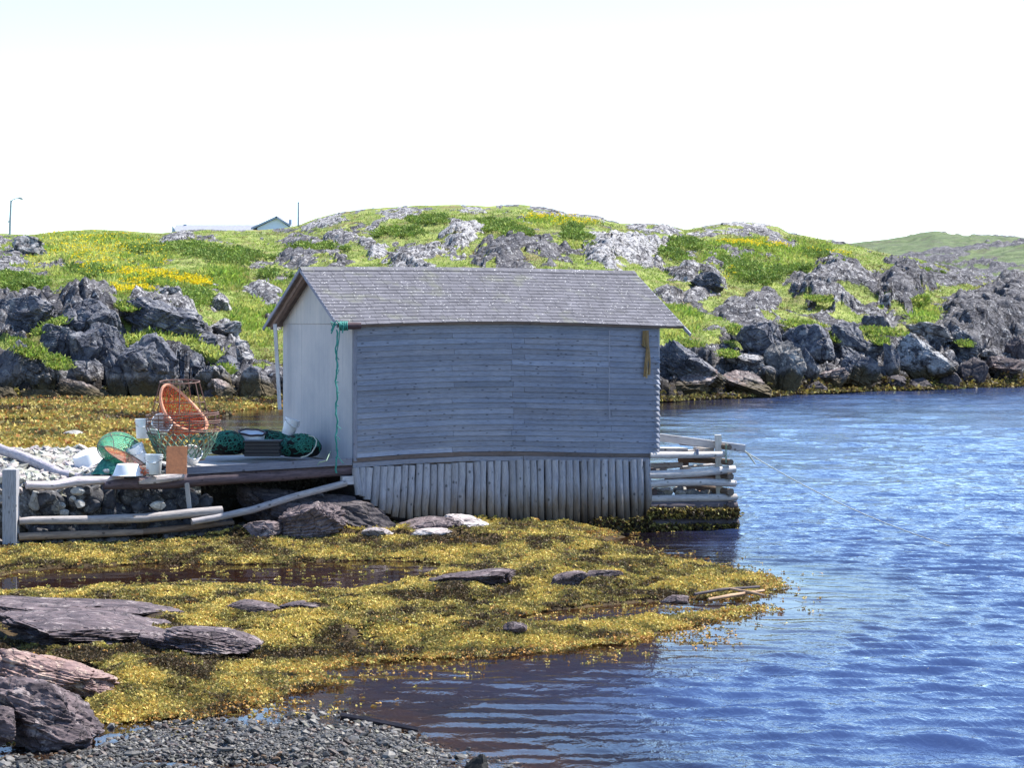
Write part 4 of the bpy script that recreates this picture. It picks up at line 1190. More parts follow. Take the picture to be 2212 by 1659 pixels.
# ------------------------------------------------------------------ landing: platform, logs, rubble
PW = lambda x, y, b: WP(x * .34938, 755.7 + y * .34938, b)      # coordinates of the landing detail sheet
plat = thing('wooden_platform', 'low weathered plank platform built against the shed gable', 'platform', U(-1.6, 1.5, 1.3))
zd = 1.415
nb = 14
for k in range(nb):
    b0 = 0.02 + k * .262
    mb = MB(); a0 = -3.06 + random.uniform(-.06, .06); tv = random.gauss(1.0, .07)
    mb.box(U(a0, b0, zd + random.uniform(-.004, .004) - (.012 if k else 0)), U(-.03, b0, 0) - U(a0, b0, 0), U(0, .252, 0) - U(0, 0, 0), (0, 0, .035), (tv, tv, tv)); mb.build('plank', M['deckwood'], plat)
mb = MB(); p, q = PW(1160, 748, -.03), PW(2172, 690, -.03); mb.beam(p, q, .05, .13, (.72, .74, .82)); mb.build('edge_board', M['trim'], plat)
mb = MB(); pts = [PW(640, 832, .12), PW(1000, 820, .12), PW(1300, 795, .12), PW(1750, 772, .12), PW(2165, 738, .12)]; mb.tube(pts, [.09, .118, .12, .115, .11], 16, (1.25, 1.15, 1.25), wob=.12, seed=2); mb.build('support_beam', M['logdark'], plat, smooth=True)
for a in (-2.9, -1.5, -.2):
    mb = MB(); mb.beam(U(a, .2, 1.34), U(a, 3.6, 1.34), .12, .12, (.5, .5, .5)); mb.build('joist', M['logdark'], plat)
mb = MB(); p, q = PW(1155, 826, -.02), PW(1172, 985, .03); mb.beam(p, q, .075, .05, (.75, .77, .82), up=(0, 1, 0)); mb.build('prop', M['beamgrey'], plat)
mb = MB(); p, q = PW(2118, 790, -.02), PW(2190, 850, -.02); mb.box(PW(2118, 835, -.06), U(.22, 0, 0) - U(0, 0, 0), U(0, .12, 0) - U(0, 0, 0), (0, 0, .15), (.9, .92, 1.0)); mb.build('bearing_block', M['beamgrey'], plat)


def lone_log(pts, r, label, mat='log', tint=(1, 1, 1), wob=.1, seed=0, n=14, name='log', cat='log'):
    mb = MB(); mb.tube(pts, r, n, tint, wob=wob, seed=seed)
    return tag(mb.build(name, M[mat], smooth=True), label, cat)


lone_log([PW(160, 838, .1), PW(330, 840, .1), PW(480, 815, .1), PW(640, 808, .12), PW(760, 800, .16)], [.07, .075, .085, .07, .065], 'crooked bleached log capping the rubble wall left of the platform', 'driftgrey', (1.25, 1.2, 1.2), .16, 5)
lone_log([PW(860, 822, .0), PW(950, 806, -.03), PW(1040, 795, -.03), PW(1135, 782, .02)], [.03, .065, .06, .055], 'short split driftwood piece lying under the rusty plate', 'driftgrey', (1.2, 1.15, 1.12), .3, 8, name='driftwood')
lone_log([PW(120, 1062, -.02), PW(200, 1055, -.05), PW(560, 1052, -.06), PW(900, 1040, -.06), PW(1180, 1010, -.08), PW(1372, 995, -.08)], [.06, .068, .074, .078, .082, .085], 'long peeled pole laid along the middle of the rubble wall', 'log', (.66, .64, .64), .07, 6)
lone_log([PW(112, 1158, -.02), PW(500, 1142, -.02), PW(880, 1128, .0)], [.065, .07, .055], 'lowest brown stained pole along the foot of the rubble wall', 'logwet', (1.5, 1.4, 1.3), .08, 7)
lone_log([PW(880, 1126, .05), PW(1150, 1100, .05), PW(1445, 1070, .08)], [.055, .06, .04], 'dark brown pole end lying right of the lowest pole', 'logwet', (1.1, .95, .85), .08, 9)
lone_log([PW(1185, 1065, -.18), PW(1330, 1040, -.16), PW(1560, 990, -.14), PW(1830, 905, -.12), PW(2140, 824, -.06)], [.058, .06, .064, .064, .06], 'sloping peeled pole rising from the wall foot to the shed footing', 'log', (.68, .67, .70), .06, 10)
P4 = lambda x, y, Y: P(x * .16567, 927.4 + y * .16567, Y)
lone_log([P4(-120, 215, 46.5), P4(60, 285, 45.6), P4(300, 360, 44.2), P4(560, 470, 42.4), P4(800, 585, 41.0), P4(1040, 635, 40.6)], [.11, .105, .10, .10, .085, .075], 'crooked lilac grey driftwood trunk slanting across the pebble bank', 'driftgrey', (.95, .93, 1.0), .14, 11)
lone_log([P4(150, 305, 48.8), P4(500, 302, 48.8), P4(1060, 300, 48.6)], [.085, .085, .08], 'straight bleached pole at the rear of the pebble bank', 'log', (1.15, 1.12, 1.1), .05, 12)
for k, (x0, x1, y) in enumerate(((238, 380, 800), (238, 375, 862), (238, 330, 935), (238, 415, 1020), (238, 320, 1110))):
    ang = k % 2
    p = P4(150, y, 40.2); q = P4(x1, y, 40.3)
    lone_log([p, (p + q) / 2, q], [.045, .046, .045], ('upper', 'second', 'round cut', 'long', 'lowest')[k] + ' short grey log end behind the squared post', 'driftgrey' if k == 2 else 'beamgrey', (.8, .8, .85), .05, 13 + k)
post = thing('squared_post', 'upright squared grey post at the left end of the rubble wall', 'post', P4(140, 1500, 39.5))
mb = MB(); p, q = P4(140, 520, 39.5), P4(142, 1520, 39.5); mb.beam(q - [0, 0, .15], p, .24, .255, (.62, .64, .70), up=(0, -1, 0)); mb.build('shaft', M['beamgrey'], post, bevel=.008)
# rubble wall behind the poles
mb = MB(); rw = np.random.default_rng(12); VV, FF, off = [], [], 0
for k in range(84):
    x = rw.uniform(230, 1330); y = rw.uniform(860, 1140)
    b = rw.uniform(.3, .6)
    c = PW(x, y, b); s = rw.uniform(.12, .26)
    V, Fc = rock_shape(500 + k, 9, .5, .85, .05, 3)
    V = V * [s * rw.uniform(.8, 1.5), s, s * rw.uniform(.7, 1.1)] + c
    VV.append(V); FF.append(Fc + off); off += len(V)
o = big_mesh('rubble_wall', np.concatenate(VV), np.concatenate(FF), M['rubbledark']); o.data.set_sharp_from_angle(angle=R(35))
tag(o, 'dark dry rubble wall of loose stones below the left logs', 'wall')
for k, (x0, y0, x1, y1, lb) in enumerate(((372, 805, 545, 1070, 'tall tan stone with a lit face set in the rubble wall'), (505, 800, 850, 1140, 'big blue grey slab set upright in the rubble wall'), (750, 955, 855, 1045, 'small white stone wedged beside the blue grey slab'), (770, 1045, 895, 1145, 'pale cornered stone resting on the middle pole'), (900, 870, 990, 950, 'small pale wedge stone high in the rubble wall'), (970, 920, 1105, 1030, 'pale block stone with a dark crack in the rubble wall'), (915, 755, 1110, 870, 'light flat stone tucked under the crooked bleached log'), (680, 615, 830, 690, 'white rounded stone on the edge of the pebble bank'))):
    q0, q1 = (x0 * .16567, 927.4 + y0 * .16567), (x1 * .16567, 927.4 + y1 * .16567)
    boulder(lb, q0[0], q0[1], q1[0], q1[1], M['rubble'] if k in (1,) else M['palestone'], 700 + k, Y=39.95 + .1 * (k == 1) + (.6 if k == 7 else 0), depth=.6, planes=12, sub=4, rough=.03, name='stone', cat='stone', sink=.0)
boulder('pale stone leaning in the rubble wall near the prop', 323, 1083, 358, 1105, M['palestone'], 733, Y=40.45, depth=.6, planes=12, sub=4, rough=.03, name='stone', cat='stone', sink=0)
for k, (x0, y0, x1, y1, lb) in enumerate(((240, 930, 525, 1040, 'largest pale stone inside the log crib'), (540, 960, 705, 1045, 'triangular grey stone inside the log crib'), (500, 905, 715, 1010, 'dark stone at the back of the log crib'), (240, 925, 345, 985, 'small white stone beside the shed footing in the crib'), (290, 1125, 380, 1185, 'white chip wedged under the lowest pale crib log'))):
    q0, q1 = z5(x0, y0), z5(x1, y1)
    boulder(lb, q0[0], q0[1], q1[0], q1[1], M['rubble'] if k == 2 else M['palestone'], 750 + k, Y=45.2 + .5 * (k == 2) - .35 * (k == 4), depth=.8, planes=12, sub=4, rough=.03, name='stone', cat='stone', sink=.25 if k < 3 else 0)
# stones filling the crib below them, out of sight behind the logs
VV, FF, off = [], [], 0
for k in range(46):
    V, Fc = rock_shape(800 + k, 9, .5, .85, .05, 3); s = rw.uniform(.14, .25)
    V = V * [s * 1.3, s, s] + WP(*z5(rw.uniform(240, 1250), rw.uniform(1075, 1500)), rw.uniform(.35, 1.5)); VV.append(V); FF.append(Fc + off); off += len(V)
o = big_mesh('ballast', np.concatenate(VV), np.concatenate(FF), M['rubble']); o.data.set_sharp_from_angle(angle=R(35)); tag(o, 'loose dark ballast stones heaped low inside the log crib', 'stones', kind='stuff')

# ------------------------------------------------------------------ gear on the platform
ZQ = lambda x, y: (154.6 + x * .15528, 807.2 + y * .15528)      # gear detail sheet
Z2Q = lambda x, y: (429.35 + x * .15528, 858.7 + y * .15528)     # right half of the platform


def bucket(label, base, h, r0, r1, mat='plastic', tilt=(0, 0, 0), flip=False, bail=True, lid=None, group='white plastic buckets'):
    """A pail: tapered wall, rolled rim and ribs, wire bail with a grip."""
    t = thing('bucket', label, 'bucket', base, group)
    Mx = Matrix.Translation(Vector([float(q) for q in base])) @ (Matrix.Rotation(tilt[2], 4, 'Z') @ Matrix.Rotation(tilt[0], 4, 'X') @ Matrix.Rotation(tilt[1], 4, 'Y'))
    if flip: Mx = Mx @ Matrix.Translation((0, 0, h)) @ Matrix.Rotation(math.pi, 4, 'X')
    e = r1 - r0; w = .006
    prof = [(r0 * .96, 0), (r0, .006), (r0 + e * .78, h * .78), (r0 + e * .78 + .008, h * .785), (r0 + e * .8 + .008, h * .80), (r0 + e * .8, h * .806), (r0 + e * .88, h * .88), (r0 + e * .88 + .009, h * .885), (r0 + e * .89 + .009, h * .90), (r0 + e * .9, h * .905), (r1, h * .97), (r1 + .007, h * .972), (r1 + .007, h), (r1 - w, h), (r0 + e * .5 - w, h * .5), (r0 - w, .012)]
    mb = MB(); mb.lathe(prof, 36, Mx); mb.build('shell', M[mat], t, smooth=True)
    if bail:
        pts = []
        for i in range(17):
            an = math.pi * i / 16; pts.append(np.array(Mx @ Vector((math.cos(an) * (r1 + .012), -math.sin(an) * (r1 + .02), h * .87 - math.sin(an) * h * .28))))
        mb = MB(); mb.tube(pts, .003, 6); hd = mb.build('handle', M['darkwire'], t, smooth=True)
        mb = MB(); mb.tube(pts[6:11], .010, 8); mb.build('grip', M[mat], hd, smooth=True)
        for sx in (-1, 1):
            mb = MB(); c = Mx @ Vector((sx * (r1 + .004), 0, h * .87)); mb.tube([np.array(c) - [.008, 0, 0], np.array(c) + [.008, 0, 0]], .016, 10); mb.build('handle_lug', M[mat], t, smooth=True)
    if lid:
        mb = MB(); mb.lathe([(r1 + .01, h * .985), (r1 + .012, h + .008), (r1 - .01, h + .012), (r1 - .02, h + .004)], 36, Mx); mb.build('lid', M[lid], t, smooth=True)
    return t


def at(px, py, Y):
    return P(px, py, Y)


bucket('cloudy white bucket standing upright between the green pot and the rusty plate', at(*ZQ(1140, 1400), 40.35), .345, .125, .152, 'plastic2', (0, .03, 0))
bucket('upright white bucket farthest back, left of the wire pot', at(*ZQ(1005, 900), 42.6), .36, .135, .155, 'plastic2')
bucket('white bucket lying inside the wire pot behind the orange netting', at(*ZQ(1215, 800), 41.35), .34, .15, .18, 'plastic', (R(-60), 0, R(200)))
bucket('tipped white pail jammed behind the green netted pot', at(*ZQ(990, 1240), 41.0), .33, .13, .15, 'plastic', (0, R(-28), .4))
bucket('pale bucket leaning on the heaped nets by the shed gable', at(*Z2Q(1235, 520), 43.3), .31, .115, .14, 'plastic', (R(8), R(17), .5))
bucket('white tub on its rim at the base of the wire pot', at(*ZQ(1650, 1195), 41.2), .20, .15, .17, 'plastic', (R(40), R(20), 0), bail=False)
# overturned basin and far tub
t = thing('basin', 'overturned white basin standing upside down at the bank edge', 'basin', at(*ZQ(780, 1420), 40.3))
Mx = Matrix.Translation(Vector(at(*ZQ(780, 1420), 40.3)))
mb = MB(); mb.lathe([(.27, 0), (.275, .012), (.255, .016), (.19, .19), (.18, .202), (.165, .205)], 40, Mx); mb.build('shell', M['plastic'], t, smooth=True)
t = thing('tub', 'shallow white tub tipped over near the rear pole, dark rim down', 'tub', at(192, 1002, 43))
Mx = Matrix.Translation(Vector(at(194, 1003, 43.2))) @ Matrix.Rotation(R(-22), 4, 'Y') @ Matrix.Rotation(R(14), 4, 'X')
mb = MB(); mb.lathe([(.30, 0), (.305, .02), (.27, .05), (.24, .22), (.22, .245)], 40, Mx); mb.build('shell', M['plastic'], t, smooth=True)
mb = MB(); mb.tube([np.array(Mx @ Vector((math.cos(i / 36 * 6.283) * .305, math.sin(i / 36 * 6.283) * .305, .0))) for i in range(36)], .016, 8, closed=True); mb.build('rim', M['darkwire'], t, smooth=True)
# round tub with a dark hoop
t = thing('fish_tub', 'round white tub with a dark hoop around its slanted mouth', 'tub', at(*Z2Q(720, 590), 43.2))
Mx = Matrix.Translation(Vector(at(*Z2Q(735, 610), 43.3))) @ Matrix.Rotation(R(5), 4, 'Y') @ Matrix.Rotation(R(10), 4, 'X')
mb = MB(); mb.lathe([(.20, 0), (.235, .02), (.245, .16), (.235, .17), (.225, .15), (.2, .14)], 40, Mx); mb.build('shell', M['plastic2'], t, smooth=True)
mb = MB(); mb.tube([np.array(Mx @ Vector((math.cos(i / 40 * 6.283) * .245, math.sin(i / 40 * 6.283) * .245, .17 + .006 * math.sin(i)))) for i in range(40)], .020, 8, closed=True); mb.build('hoop', M['darkwire'], t, smooth=True)
# black fish box
t = thing('fish_box', 'black plastic fish box on the platform in front of the nets', 'box', at(*Z2Q(880, 825), 42.2))
o0 = at(*Z2Q(632, 822), 42.2); o1 = at(*Z2Q(1128, 822), 42.2); hh = .255
mb = MB(); e1 = o1 - o0
for k in range(4):
    z = k * hh / 4; g = .012 * (k % 2)
    mb.box(o0 + [g, -g, z], e1 - [2 * g, 0, 0], (0, .4, 0), (0, 0, hh / 4 - .004), seed=1)
mb.build('side', M['black'], t, bevel=.006)
mb = MB(); mb.box(o0 + [-.02, -.025, hh], e1 + [.04, 0, 0], (0, .45, 0), (0, 0, .035)); mb.build('rim', M['black'], t, bevel=.008)
# rusty plate
mb = MB(); p = at(*ZQ(1310, 1400), 40.05); q = at(*ZQ(1600, 1400), 40.15); top = at(*ZQ(1305, 1010), 40.25)
mb.box(p, q - p, (0, .022, 0), top - p + [0.02, 0, .0], seed=4)
tag(mb.build('rusty_plate', M['rust'], bevel=.003), 'rust brown rectangular plate standing on edge at the platform corner', 'plate')


def cone_net(rings, n, g0, g1, twist=0.0):
    """Grid skin through rings of points (each a function of the angle)."""
    V, Gr, Fc = [], [], []
    m = len(rings)
    for i, rg in enumerate(rings):
        for k in range(n + 1):
            an = 2 * math.pi * k / n; V.append(rg(an)); Gr.append((k / n * g0, i / (m - 1) * g1, 0))
    for i in range(m - 1):
        for k in range(n):
            a = i * (n + 1) + k; Fc.append((a, a + 1, a + n + 2, a + n + 1))
    return V, Fc, Gr


# the conical wire pot: narrow end down, with green mesh below and bare hoops above
ctr = at(*ZQ(1545, 1200), 41.45)
t = thing('wire_crab_pot', 'large rusty wire crab pot, wide hoops on top and green mesh below', 'crab pot', ctr)
H = lambda f: .355 + (.645 - .355) * min(1, f / .72) ** .8
prf = lambda f: f * .80
rg = np.random.default_rng(3)
for k, f in enumerate((0.0, .30, .58, .66, .72, .78, .84, .90, .96, 1.03)):
    dx, dy, tl = rg.normal(0, .018), rg.normal(0, .01), rg.normal(0, .025)
    pts = [ctr + np.array([math.cos(i / 40 * 6.283) * H(f) + dx, math.sin(i / 40 * 6.283) * H(f) + dy, prf(f) + tl * math.cos(i / 40 * 6.283)]) for i in range(40)]
    mb = MB(); mb.tube(pts, .011 if k else .013, 6, closed=True); mb.build('hoop', M['wire'], t, smooth=True)
for k in range(14):
    an = k / 14 * 6.283 + .1
    pts = [ctr + np.array([math.cos(an) * H(f), math.sin(an) * H(f), prf(f)]) for f in (0, .2, .4, .6, .72, .86, 1.0)]
    mb = MB(); mb.tube(pts, .0095, 6); mb.build('upright_wire', M['wire'], t, smooth=True)
mb = MB()
for s in (-1, 1):
    for k in range(26):
        pts = []
        for i in range(9):
            f = i / 8 * .62; an = k / 26 * 6.283 + s * f * 1.15
            rr = H(f) + .012 + rg.normal(0, .008); pts.append(ctr + np.array([math.cos(an) * rr, math.sin(an) * rr, prf(f) + rg.normal(0, .008)]))
        mb.tube(pts, .012, 5)
mb.build('green_mesh', M['paletwine'], t)
mb = MB()
for k in range(22):
    an = rg.uniform(0, 6.283); f = rg.uniform(.45, .66); c = ctr + np.array([math.cos(an) * H(f), math.sin(an) * H(f), prf(f)])
    mb.tube([c, c + rg.normal(0, .04, 3), c + rg.normal(0, .07, 3) - [0, 0, .03]], .009, 5)
mb.build('twine_ties', M['greentwine'], t)  # twine ties: short loose ends round the top of the mesh
# second pot frame standing inside it, bare legs and a top ring
c2_ = at(*ZQ(1505, 600), 41.6)
t = thing('pot_frame', 'bare wire pot frame with a narrow top ring rising behind the orange net', 'crab pot', c2_)
zt = (600 - 112) * .15528 / F * 41.6
pts = [c2_ + np.array([math.cos(i / 36 * 6.283) * .355, math.sin(i / 36 * 6.283) * .30, zt + .03 * math.sin(i / 36 * 6.283)]) for i in range(36)]
mb = MB(); mb.tube(pts, .011, 6, closed=True); mb.build('top_ring', M['wire'], t, smooth=True)
for k in range(7):
    an = k / 7 * 6.283 + .35; mb = MB()
    mb.tube([c2_ + np.array([math.cos(an) * .355, math.sin(an) * .30, zt + .03 * math.sin(an)]), c2_ + np.array([math.cos(an) * .5, math.sin(an) * .5, .08])], .010, 6); mb.build('leg', M['wire'], t, smooth=True)
for f, r in ((.42, .445), (.13, .5)):
    pts = [c2_ + np.array([math.cos(i / 36 * 6.283) * r, math.sin(i / 36 * 6.283) * r, zt * f]) for i in range(36)]
    mb = MB(); mb.tube(pts, .006, 6, closed=True); mb.build('hoop', M['wire'], t, smooth=True)
# orange netted funnel, mouth up and tilted to the right
apx = at(*ZQ(1150, 880), 41.9); m0 = at(*ZQ(1265, 205), 41.2); m1 = at(*ZQ(1830, 800), 41.39)
t = thing('netted_funnel', 'orange netted funnel tipped on edge inside the wire pot', 'net funnel', at(*ZQ(1500, 820), 41.4))
mc = (m0 + m1) / 2; ax = (m1 - m0) / 2; bx = np.array([.17, .16, .145])


def fun(f):
    def q(an):
        rim = mc + ax * math.cos(an) + bx * math.sin(an) + np.array([.03, 0, .04]) * math.cos(2 * an)
        base_ = apx + np.array([.22, 0, .0]) + ax * .28 * math.cos(an) + bx * .5 * math.sin(an)
        return rim * (1 - f) + base_ * f
    return q


mb = MB(); V, Fc, Gr = cone_net([fun(i / 8) for i in range(9)], 48, 34, 11); mb.add(V, Fc, Gr); mb.build('netting', M['net_orange'], t)
mb = MB()
for s in (-1, 1):
    for k in range(20):
        mb.tube([fun(i / 7)(k / 20 * 6.283 + s * i / 7 * .55) for i in range(8)], .008, 4)
mb.build('twine', M['orange'], t)
mb = MB(); mb.tube([fun(0)(i / 48 * 6.283) for i in range(48)], .026, 8, closed=True, wob=.3); mb.build('rim', M['rimrope'], t, smooth=True)
# green netted pot lying on its side
gc = at(*ZQ(640, 1230), 41.2)
t = thing('netted_crab_pot', 'green netted crab pot slumped on its side on the pebble bank', 'crab pot', at(*ZQ(640, 1400), 41.0))
A_ = [at(*ZQ(330, 1330), 41.2), at(*ZQ(380, 1000), 41.3), at(*ZQ(640, 800), 41.4), at(*ZQ(880, 880), 41.4), at(*ZQ(1000, 1180), 41.2), at(*ZQ(960, 1380), 41.0), at(*ZQ(640, 1400), 40.8)]


def ringc(cx, cy, Y, rx, rz, ry, tl):
    c = at(*ZQ(cx, cy), Y); s = .15528 / F * Y

    def q(an):
        x, z = math.cos(an) * rx * s, math.sin(an) * rz * s
        ct, st = math.cos(R(tl)), math.sin(R(tl))
        return c + np.array([x * ct - z * st, math.sin(an + .9) * ry, x * st + z * ct])
    return q


RG = [ringc(760, 1175, 40.75, 330, 60, .10, -29), ringc(730, 1130, 40.95, 330, 150, .22, -27), ringc(690, 1075, 41.2, 310, 195, .3, -22), ringc(660, 1010, 41.5, 262, 185, .32, -18), ringc(650, 960, 41.75, 210, 140, .3, -14)]
for mtx, nm, g0, g1 in ((M['net_green'], 'netting', 46, 14),):
    mb = MB(); V, Fc, Gr = cone_net(RG, 48, g0, g1); mb.add(V, Fc, Gr); mb.build(nm, mtx, t)
    mb = MB(); inner = [(lambda an, q=q: gc + (q(an) - gc) * .9) for q in RG]; V, Fc, Gr = cone_net(inner, 48, g0 * .9, g1 * .9); mb.add(V, Fc, Gr); mb.build('inner_netting', mtx, t)
mb = MB(); c = RG[0]; V = [at(*ZQ(760, 1175), 40.75)] + [c(i / 40 * 6.283) for i in range(41)]; mb.add(V, [(0, i, i + 1) for i in range(1, 41)], [(0, 0, 0)] + [(math.cos(i / 40 * 6.283) * 9, math.sin(i / 40 * 6.283) * 9, 0) for i in range(41)]); mb.build('end_netting', M['net_orange'], t)
V2 = RG[-1]; mb = MB(); V = [at(*ZQ(650, 930), 41.9)] + [V2(i / 40 * 6.283) for i in range(41)]; mb.add(V, [(0, i, i + 1) for i in range(1, 41)], [(0, 0, 0)] + [(math.cos(i / 40 * 6.283) * 7, math.sin(i / 40 * 6.283) * 7, 0) for i in range(41)]); mb.build('end_netting', M['net_green'], t)
for k in (0, 2, 4):
    mb = MB(); mb.tube([RG[k](i / 40 * 6.283) for i in range(40)], .0095, 6, closed=True); mb.build('hoop', M['wire' if k == 0 else 'darkwire'], t, smooth=True)
for an in (.3, 1.3, 2.3, 3.3, 4.3, 5.3):
    mb = MB(); mb.tube([q(an) for q in RG], .007, 6); mb.build('rib', M['darkwire'], t, smooth=True)
# net skirt slumping from the pot to the stones
mb = MB(); pts0 = [at(*ZQ(x, y), 41.0) for x, y in ((300, 1390), (345, 1290), (420, 1190), (520, 1150), (640, 1180), (760, 1230), (900, 1300))]; pts1 = [at(*ZQ(x, 1400), 40.6) for x in (240, 330, 440, 560, 680, 820, 960)]
V, Gr, Fc = [], [], []
for i, (p, q) in enumerate(zip(pts0, pts1)):
    for k in range(7):
        f = k / 6; V.append(p + (q - p) * f + np.array([0, -.09 * math.sin(f * 3.14) + .03 * math.sin(i * 2.3 + k), 0])); Gr.append((i * 3.6, k * 1.6, 0))
for i in range(6):
    for k in range(6):
        a = i * 7 + k; Fc.append((a, a + 1, a + 8, a + 7))
mb.add(V, Fc, Gr); mb.build('loose_netting', M['heap'], t, smooth=True)


def net_heap(label, px0, py0, px1, py1, Y, seed, group='heaped green nets'):
    t = thing('net_heap', label, 'net', at((px0 + px1) / 2, py1, Y), group)
    w = (px1 - px0) / F * Y; h = (py1 - py0) / F * Y; c = at((px0 + px1) / 2, py1, Y + .3)
    V, Fc = ico(4); V = V.copy(); r = np.random.default_rng(seed)
    V *= 1 + .10 * fbm(V[:, 0] * 2 + seed, V[:, 1] * 2, V[:, 2] * 2, 3, seed)[:, None] + .05 * fbm(V[:, 0] * 7 + seed, V[:, 1] * 7, V[:, 2] * 7, 2, seed + 3, ridge=True)[:, None]
    V = V * [w / 2, .42, h * .62] + c + [0, 0, h * .42]; V[:, 2] = np.maximum(V[:, 2], c[2] + .0)
    o = big_mesh('heap', V, Fc, M['heap']); o.parent = t; o.matrix_parent_inverse = Matrix.Translation(-Vector(t['base']))
    mb = MB(); cc_ = c + np.array([0, 0, h * .42])
    for k in range(90):
        d = r.normal(size=3); d[1] = -abs(d[1]); d[2] = abs(d[2]) - .3; d /= np.linalg.norm(d); e = np.cross(d, r.normal(size=3)); e /= np.linalg.norm(e); e2 = np.cross(d, e); ra = r.uniform(.10, .4)
        pts = []
        for i in range(9):
            an = i / 8 * r.uniform(2, 5); dd = d + (e * math.cos(an) + e2 * math.sin(an)) * ra; dd /= np.linalg.norm(dd)
            pts.append(cc_ + dd * np.array([w / 2, .42, h * .62]) * 1.05)
        mb.tube(pts, .006, 4)
    mb.build('twine', M['greentwine'], t)
    return t


net_heap('dark green net heap between the wire pot and the black box', *Z2Q(150, 480), *Z2Q(640, 790), 42.7, 31)
net_heap('green net heap behind the black box below the leaning bucket', *Z2Q(560, 470), *Z2Q(1340, 800), 43.35, 32)
net_heap('round dark green net bundle nearest the shed gable', *Z2Q(1130, 520), *Z2Q(1690, 820), 42.7, 33)
mb = MB(); mb.tube([at(*Z2Q(x, y), Y) for x, y, Y in ((1530, 530, 42.4), (1600, 545, 42.2), (1640, 600, 42.1), (1625, 680, 42.05), (1570, 770, 42.0), (1500, 815, 41.9), (1420, 835, 41.8))], .011, 6)
tag(mb.build('tan_rope', M['rope_pale'], smooth=True), 'tan rope looped over the round net bundle onto the planks', 'rope')
boulder('small grey stone wedged at the foot of the green pot', *ZQ(430, 1325), *ZQ(545, 1410), M['palestone'], 761, Y=40.6, depth=.8, sub=3, rough=.02, name='stone', cat='stone', sink=0)
for k, (x0, x1, y0, y1) in enumerate(((570, 720, 1375, 1425), (960, 1040, 1350, 1400))):
    mb = MB(); rr = random.Random(k)
    for q in range(14):
        p = at(*ZQ(rr.uniform(x0, x1), rr.uniform(y0, y1)), 40.25); mb.tube([p, p + [rr.gauss(0, .03), -.01, rr.gauss(.01, .02)], p + [rr.gauss(0, .06), 0, rr.gauss(0, .02)]], .008, 5)
    tag(mb.build('twine_scrap', M['orange'], smooth=True), ('rust orange twine scraps in front of the overturned basin', 'orange twine scrap between the basin and the cloudy bucket')[k], 'twine')
